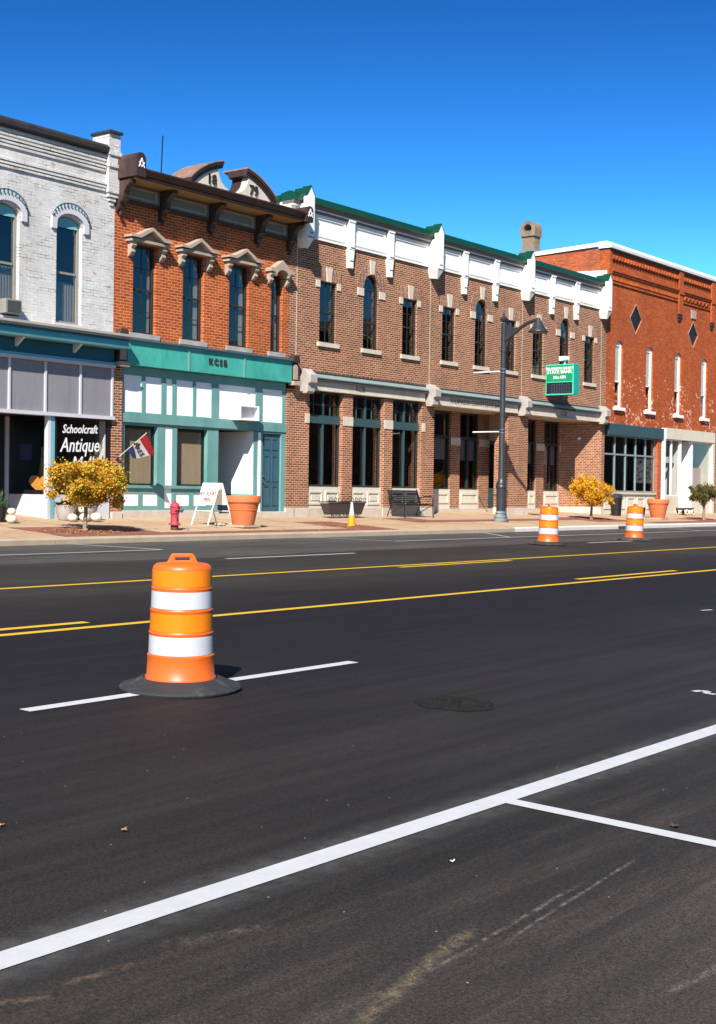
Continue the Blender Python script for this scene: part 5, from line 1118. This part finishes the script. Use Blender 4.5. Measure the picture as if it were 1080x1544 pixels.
# ------------------------------------------------------------------ street lamp
LX, LY = 38.4, 23.66
lp = thing('street_lamp', 'tall black street lamp with curved arm and bell shade', 'street lamp', (LX, LY, zs(LY)))
z0 = zs(LY)
part('base_plate', MB().lathe([(.27, 0), (.27, .06), (.22, .10), (.23, .16), (.17, .24), (.19, .28), (.15, .34)], (LX, LY, z0), 16), MT['cast_base'], lp, smooth=40)
part('pole', MB().lathe([(.155, .345), (.16, 1.10), (.185, 1.12), (.185, 1.19), (.16, 1.22), (.165, 1.27), (.12, 1.36), (.105, 1.42), (.085, 5.6), (.085, 6.55)], (LX, LY, z0), 16), MT['pole_paint'], lp, smooth=40)
part('finial', MB().lathe([(.09, 6.552), (.06, 6.6), (.12, 6.66), (.13, 6.72), (.05, 6.79), (.03, 6.84), (.05, 6.88), (.001, 7.02)], (LX, LY, z0), 14), MT['pole_paint'], lp, smooth=40)
al = LY-PX(812, 488, LX).y; a_ = []
for i in range(9):
    t_ = i/8; yy = LY-.05-(al-.05)*t_; a_.append((LX, yy, z0+5.98+.62*math.sin(t_*math.pi/2)**1.1-.0*t_))
arm = part('arm', MB().tube(a_, [.075-.02*i/8 for i in range(9)], 8), MT['pole_paint'], lp, smooth=50)
part('arm_brace', MB().slab([(LY-.09, z0+5.7), (LY-.09, z0+6.5), (LY-.5, z0+6.38), (LY-.25, z0+6.05)], [], -.015, .015).xf(Matrix(((0, 1, 0, LX), (1, 0, 0, 0), (0, 0, 1, 0), (0, 0, 0, 1)))), MT['pole_paint'], lp)
part('collar', MB().lathe([(.10, 5.62), (.10, 5.78)], (LX, LY, z0), 14), MT['pole_paint'], lp)
sy = LY-al; st_ = z0+6.63
part('lamp_shade', MB().lathe([(.04, .03), (.06, .0), (.08, -.06), (.14, -.14), (.2, -.27), (.31, -.38), (.33, -.43), (.31, -.45), (.001, -.44)], (LX, sy, st_), 24), MT['pole_paint'], lp, smooth=40)
for h_, mt in ((4.98, 'white_paint'), (2.98, 'white_paint')):
    part('banner_arm', MB().tube([(LX, LY+.08, z0+h_), (LX, LY+1.15, z0+h_)], .022, 6), MT[mt], lp)
    part('clamp', MB().lathe([(.11, h_-.06), (.11, h_-.03)], (LX, LY, z0), 14).lathe([(.11, h_+.05), (.11, h_+.08)], (LX, LY, z0), 14), MT['chrome'], lp)

# ------------------------------------------------------------------ bench
bn = thing('park_bench', 'black slatted metal bench against the bank front', 'bench', (35.8, 25.5, zs(25.5)))
bx0, bx1, z0 = 34.98, 36.62, zs(25.5)
def bslat(y, z, tilt, nm):
    s = MB(); s.box(bx0, bx1, -.028, .028, -.006, .006); s.xf(Matrix.Translation((0, y, z)) @ Matrix.Rotation(tilt, 4, 'X')); part(nm, s, MT['black_paint'], bn)
for i in range(6): bslat(25.20+.078*i, z0+.43-.004*i, R(-2), 'seat_slat')
for i in range(7): bslat(25.66+.022*i, z0+.47+.062*i, R(72), 'back_slat')
for xx in (bx0+.02, bx1-.02):
    e = MB(); e.tube([(xx, 25.14, z0), (xx, 25.16, z0+.42), (xx, 25.16, z0+.62), (xx, 25.22, z0+.67), (xx, 25.5, z0+.67), (xx, 25.68, z0+.62)], .02, 6)
    part('arm_frame', e, MT['black_paint'], bn)
    part('leg', MB().tube([(xx, 25.84, z0), (xx, 25.68, z0+.42), (xx, 25.83, z0+.9)], .02, 6), MT['black_paint'], bn)
    part('stretcher', MB().tube([(xx, 25.17, z0+.40), (xx, 25.68, z0+.40)], .018, 6).tube([(xx, 25.2, z0+.38), (xx, 25.72, z0+.12)], .012, 6), MT['black_paint'], bn)
part('stretcher', MB().tube([(bx0, 25.45, z0+.39), (bx1, 25.45, z0+.39)], .016, 6), MT['black_paint'], bn)

# ------------------------------------------------------------------ trough planter
tp = thing('trough_planter', 'dark wooden trough planter with curled iron rim below the bank window', 'planter', (32.3, 25.5, zs(25.5)))
z0 = zs(25.5)
ys0, ys1 = 25.32, 25.68
for i in range(14):
    a = 31.5+1.56*i/14; b = a+1.56/14-.01; ta, tb = 31.38+1.8*i/14, 31.38+1.8*(i+1)/14-.012
    s = MB(); s.add([(a, ys0+.06, z0+.1), (b, ys0+.06, z0+.1), (b, ys0+.085, z0+.1), (a, ys0+.085, z0+.1), (ta, ys0, z0+.46), (tb, ys0, z0+.46), (tb, ys0+.025, z0+.46), (ta, ys0+.025, z0+.46)], [(0,3,2,1), (4,5,6,7), (0,1,5,4), (1,2,6,5), (2,3,7,6), (3,0,4,7)])
    part('stave', s, MT['wood_dark'], tp)
part('trough', MB().add([(31.5, 25.41, z0+.1), (33.06, 25.41, z0+.1), (33.06, 25.6, z0+.1), (31.5, 25.6, z0+.1), (31.38, 25.35, z0+.44), (33.18, 25.35, z0+.44), (33.18, ys1, z0+.44), (31.38, ys1, z0+.44)], [(0,3,2,1), (4,5,6,7), (0,1,5,4), (1,2,6,5), (2,3,7,6), (3,0,4,7)]), MT['wood_dark'], tp)
part('rim', MB().tube([(31.36, ys0-.01, z0+.48), (33.2, ys0-.01, z0+.48), (33.2, ys1, z0+.48), (31.36, ys1, z0+.48), (31.36, ys0-.01, z0+.48)], .018, 6), MT['black_paint'], tp)
for i in range(9):
    cx = 31.46+.205*i; part('curl', MB().tube([(cx+.07*math.cos(k*.7), ys0-.01, z0+.55+.06*math.sin(k*.7)) for k in range(9)], .011, 5), MT['black_paint'], tp)
for i in range(8):
    cx = 31.62+.18*i; part('foot_curl', MB().tube([(cx+.07*math.cos(math.pi*k/6), ys0+.06, z0+.08*math.sin(math.pi*k/6)+.012) for k in range(7)], .014, 5), MT['chrome' if i % 2 else 'black_paint'], tp)

# ------------------------------------------------------------------ small cone
cn = thing('traffic_cone', 'slim yellow cone with white top on the red pavers', 'cone', (29.56, 23.04, zs(23.04)))
part('cone_body', MB().lathe([(.12, .0), (.125, .012), (.11, .02), (.095, .25), (.085, .30)], (29.56, 23.04, zs(23.04)+.004), 20), MT['yellow_plastic'], cn, smooth=40)
part('cone_top', MB().lathe([(.075, .302), (.03, .66), (.001, .67)], (29.56, 23.04, zs(23.04)+.004), 20), MT['white_sheet'], cn, smooth=40)

# ------------------------------------------------------------------ litter bin
tb_ = thing('litter_bin', 'black round litter bin behind the golden tree', 'bin', (49.75, 25.2, zs(25.2)))
z0 = zs(25.2)
part('bin_body', MB().lathe([(.20, 0), (.24, .72), (.25, .73)], (49.75, 25.2, z0+.003), 22), MT['black_paint'], tb_, smooth=40)
part('lid', MB().lathe([(.27, .735), (.27, .80), (.2, .88), (.001, .91)], (49.75, 25.2, z0), 22), MT['pole_paint'], tb_, smooth=40)

# ------------------------------------------------------------------ wagon
wg = thing('toy_wagon', 'small dark wagon with cream wheels before the far shop', 'wagon'); 
part('bed', MB().slab([(-.48, .22), (.48, .22), (.48, .32), (-.48, .32)], [], -.22, .22), MT['wood_dark'], wg, bevel=.01)
for xx in (-.33, .33):
    for yy in (-.24, .24):
        wh = part('wheel', MB().lathe([(.06, -.02), (.125, -.025), (.13, 0), (.125, .025), (.06, .02)], (0,0,0), 18).xf(Matrix.Translation((xx, yy, .13)) @ Matrix.Rotation(R(90), 4, 'X')), MT['pumpkin_white'], wg, smooth=40)
        part('hub', MB().lathe([(.001, -.035), (.05, -.03), (.05, .03), (.001, .035)], (0,0,0), 12).xf(Matrix.Translation((xx, yy, .13)) @ Matrix.Rotation(R(90), 4, 'X')), MT['shop_red'], wh)
part('axle', MB().tube([(-.33, -.24, .13), (-.33, .24, .13)], .015, 6).tube([(.33, -.24, .13), (.33, .24, .13)], .015, 6), MT['black_paint'], wg)
wg.location = (56.4, 25.2, zs(25.2))
tp2 = MB(); tp2.lathe([(.16, 0), (.2, .05), (.24, .35), (.2, .37)], (0,0,0), 12)
tag(part('dark_planter', tp2, MT['black_paint'], loc=(51.3, 24.9, zs(24.9)), smooth=40), 'small black planter half hidden behind the far terracotta pot', 'planter')

# ------------------------------------------------------------------ stone pots, pumpkins, plants by the white building
def urn(x, y, s_, label):
    tag(part('stone_pot', MB().lathe([(.20*s_, 0), (.26*s_, .08*s_), (.30*s_, .30*s_), (.33*s_, .46*s_), (.28*s_, .47*s_), (.26*s_, .38*s_), (.001, .36*s_)], (0,0,0), 22), MT['grey_stone'], loc=(x, y, zs(y)+.003), smooth=50), label, 'flower pot', 'stone pots before the antique shop')
urn(21.55, 25.55, .8, 'low stone pot holding a dark dried plant'); urn(22.15, 25.55, 1.0, 'taller pale stone pot before the shop bulkhead')
def bush(x, y, z, r_, n, mat, label, seed, up=.6, leaf=.07):
    rn = random.Random(seed); b = MB()
    for i in range(n):
        a = rn.uniform(0, 6.28); e = rn.uniform(.1, 1.4); l_ = r_*rn.uniform(.6, 1.1); tip = Vector((math.cos(a)*math.cos(e)*l_, math.sin(a)*math.cos(e)*l_, math.sin(e)*l_*up)); sd_ = Vector((-math.sin(a), math.cos(a), rn.uniform(-.4, .4)))*leaf*.35
        m_ = tip*.55+Vector((0, 0, .05)); b.add([(0, 0, 0), m_+sd_, tip, m_-sd_], [(0,1,2), (0,2,3)])
    tag(part('potted_plant', b, MT[mat], loc=(x, y, z)), label, 'plant')
bush(21.55, 25.55, zs(25.55)+.3, .36, 160, 'plant_dark', 'dark drooping dried plant in the low stone pot', 3)
for k, (x_, y_, r_) in enumerate(((21.45, 25.2, .12), (21.78, 25.15, .13), (21.84, 25.3, .10), (22.1, 25.1, .14))):
    pm = MB(); vs2 = []; n = 20
    for j in range(9):
        ph = math.pi*j/8
        for i in range(n): t_ = 2*math.pi*i/n; q = r_*(1+.07*math.cos(8*t_))*math.sin(ph)+.001; vs2.append((q*math.cos(t_), q*math.sin(t_), r_*.8-r_*.8*math.cos(ph)))
    pm.add(vs2, [(j*n+i, j*n+(i+1) % n, (j+1)*n+(i+1) % n, (j+1)*n+i) for j in range(8) for i in range(n)])
    pt_ = thing('white_pumpkin', ('leftmost white pumpkin by the stone pots', 'front white pumpkin between the stone pots', 'small white pumpkin stacked between the stone pots', 'rightmost white pumpkin by the stone pots')[k], 'pumpkin', (x_, y_, zs(y_)), 'white pumpkins before the antique shop')
    zz = zs(y_)+.002+(.19 if k == 2 else 0)
    part('gourd', pm, MT['pumpkin_white'], pt_, loc=(x_, y_, zz), smooth=60)
    part('stalk', MB().tube([(x_, y_, zz+r_*1.5), (x_+.01, y_, zz+r_*1.5+.06)], [.018, .012], 6), MT['driftwood'], pt_)
dp = thing('dark_pot', 'dark pot with spiky plant at the left edge', 'flower pot', (19.4, 25.35, zs(25.35)))
part('pot', MB().lathe([(.14, 0), (.2, .3), (.21, .34), (.001, .32)], (19.4, 25.35, zs(25.35)+.003), 16), MT['black_paint'], dp, smooth=40)
bush(19.4, 25.35, zs(25.35)+.3, .36, 90, 'plant_green', 'spiky grey green plant at the left edge', 9, 1.3, .09)
for k, (z_, r_) in enumerate(((0, .12), (.19, .10))):
    tag(part('white_pumpkin', MB().lathe([(.001, 0), (r_*.8, r_*.2), (r_, r_*.8), (r_*.75, r_*1.4), (.001, r_*1.55)], (0,0,0), 16), MT['pumpkin_white'], loc=(19.5, 25.0, zs(25.0)+.003+z_), smooth=60), ('lower' if k == 0 else 'upper')+' of two stacked white pumpkins at the left edge', 'pumpkin', 'white pumpkins before the antique shop')

# ------------------------------------------------------------------ antiques flag
fg = thing('shop_flag', 'red white and blue antiques flag on a slanted pole', 'flag', (23.5, 25.97, 2.28))
A_ = Vector((23.52, 25.96, 2.29)); B_ = PY(221.5, 652.5, 25.25)
part('flag_pole', MB().tube([A_, B_], .009, 6), MT['wood_pale'], fg)
part('pole_socket', MB().tube([A_+Vector((0, 0, -.03)), A_+(B_-A_).normalized()*.08], .028, 8), MT['black_paint'], fg)
a0, a1 = A_.lerp(B_, .36), A_.lerp(B_, .97)
nu, nv = 24, 10
def flag_pt(u, v, off=0):
    p = a0.lerp(a1, u); dropd = Vector((.30, .06, -.44)).lerp(Vector((.36, -.02, -.50)), u)*(.62+.38*u if u > .2 else .55+.3*u)
    wv_ = .05*math.sin(u*9+v*2)*v
    return p+dropd*v+Vector((.3*wv_, -wv_-off, .2*wv_))
for nm, u0, u1, mt in (('blue_stripe', 0, .27, 'cloth_blue'), ('white_stripe', .27, .66, 'cloth_white'), ('red_stripe', .66, 1, 'cloth_red')):
    c_ = MB(); k = 10
    vs2 = [flag_pt(u0+(u1-u0)*i/k, j/nv) for i in range(k+1) for j in range(nv+1)]
    c_.add(vs2, [(i*(nv+1)+j, (i+1)*(nv+1)+j, (i+1)*(nv+1)+j+1, i*(nv+1)+j+1) for i in range(k) for j in range(nv)]); part(nm, c_, MT[mt], fg, smooth=60)
for ch_, u, v, sz in (('A', .45, .18, .22), ('N', .45, .36, .12), ('E', .46, .62, .16), ('S', .47, .84, .17)):
    o_ = flag_pt(u, v, .012); rgt = flag_pt(u+.05, v)-flag_pt(u-.05, v); dn_ = flag_pt(u, v+.05)-flag_pt(u, v-.05)
    tm = text_mb(ch_, sz, 0, .001, 1, .008); tm.xf(frame_mat(o_, dn_, rgt)); part('flag_lettering', tm, MT['lettering_dark'], fg)
# window unit of the white building
wa = thing('window_air_conditioner', 'grey air conditioner in the leftmost arched window', 'air conditioner', (20.1, D, 5.6))
part('housing', MB().box(19.85, 20.32, D-.25, D+.12, 5.58, 5.92), MT['sash_grey'], wa, bevel=.015)
part('grille', MB().box(19.9, 20.27, D-.262, D-.251, 5.62, 5.88), MT['canopy_dark'], wa)
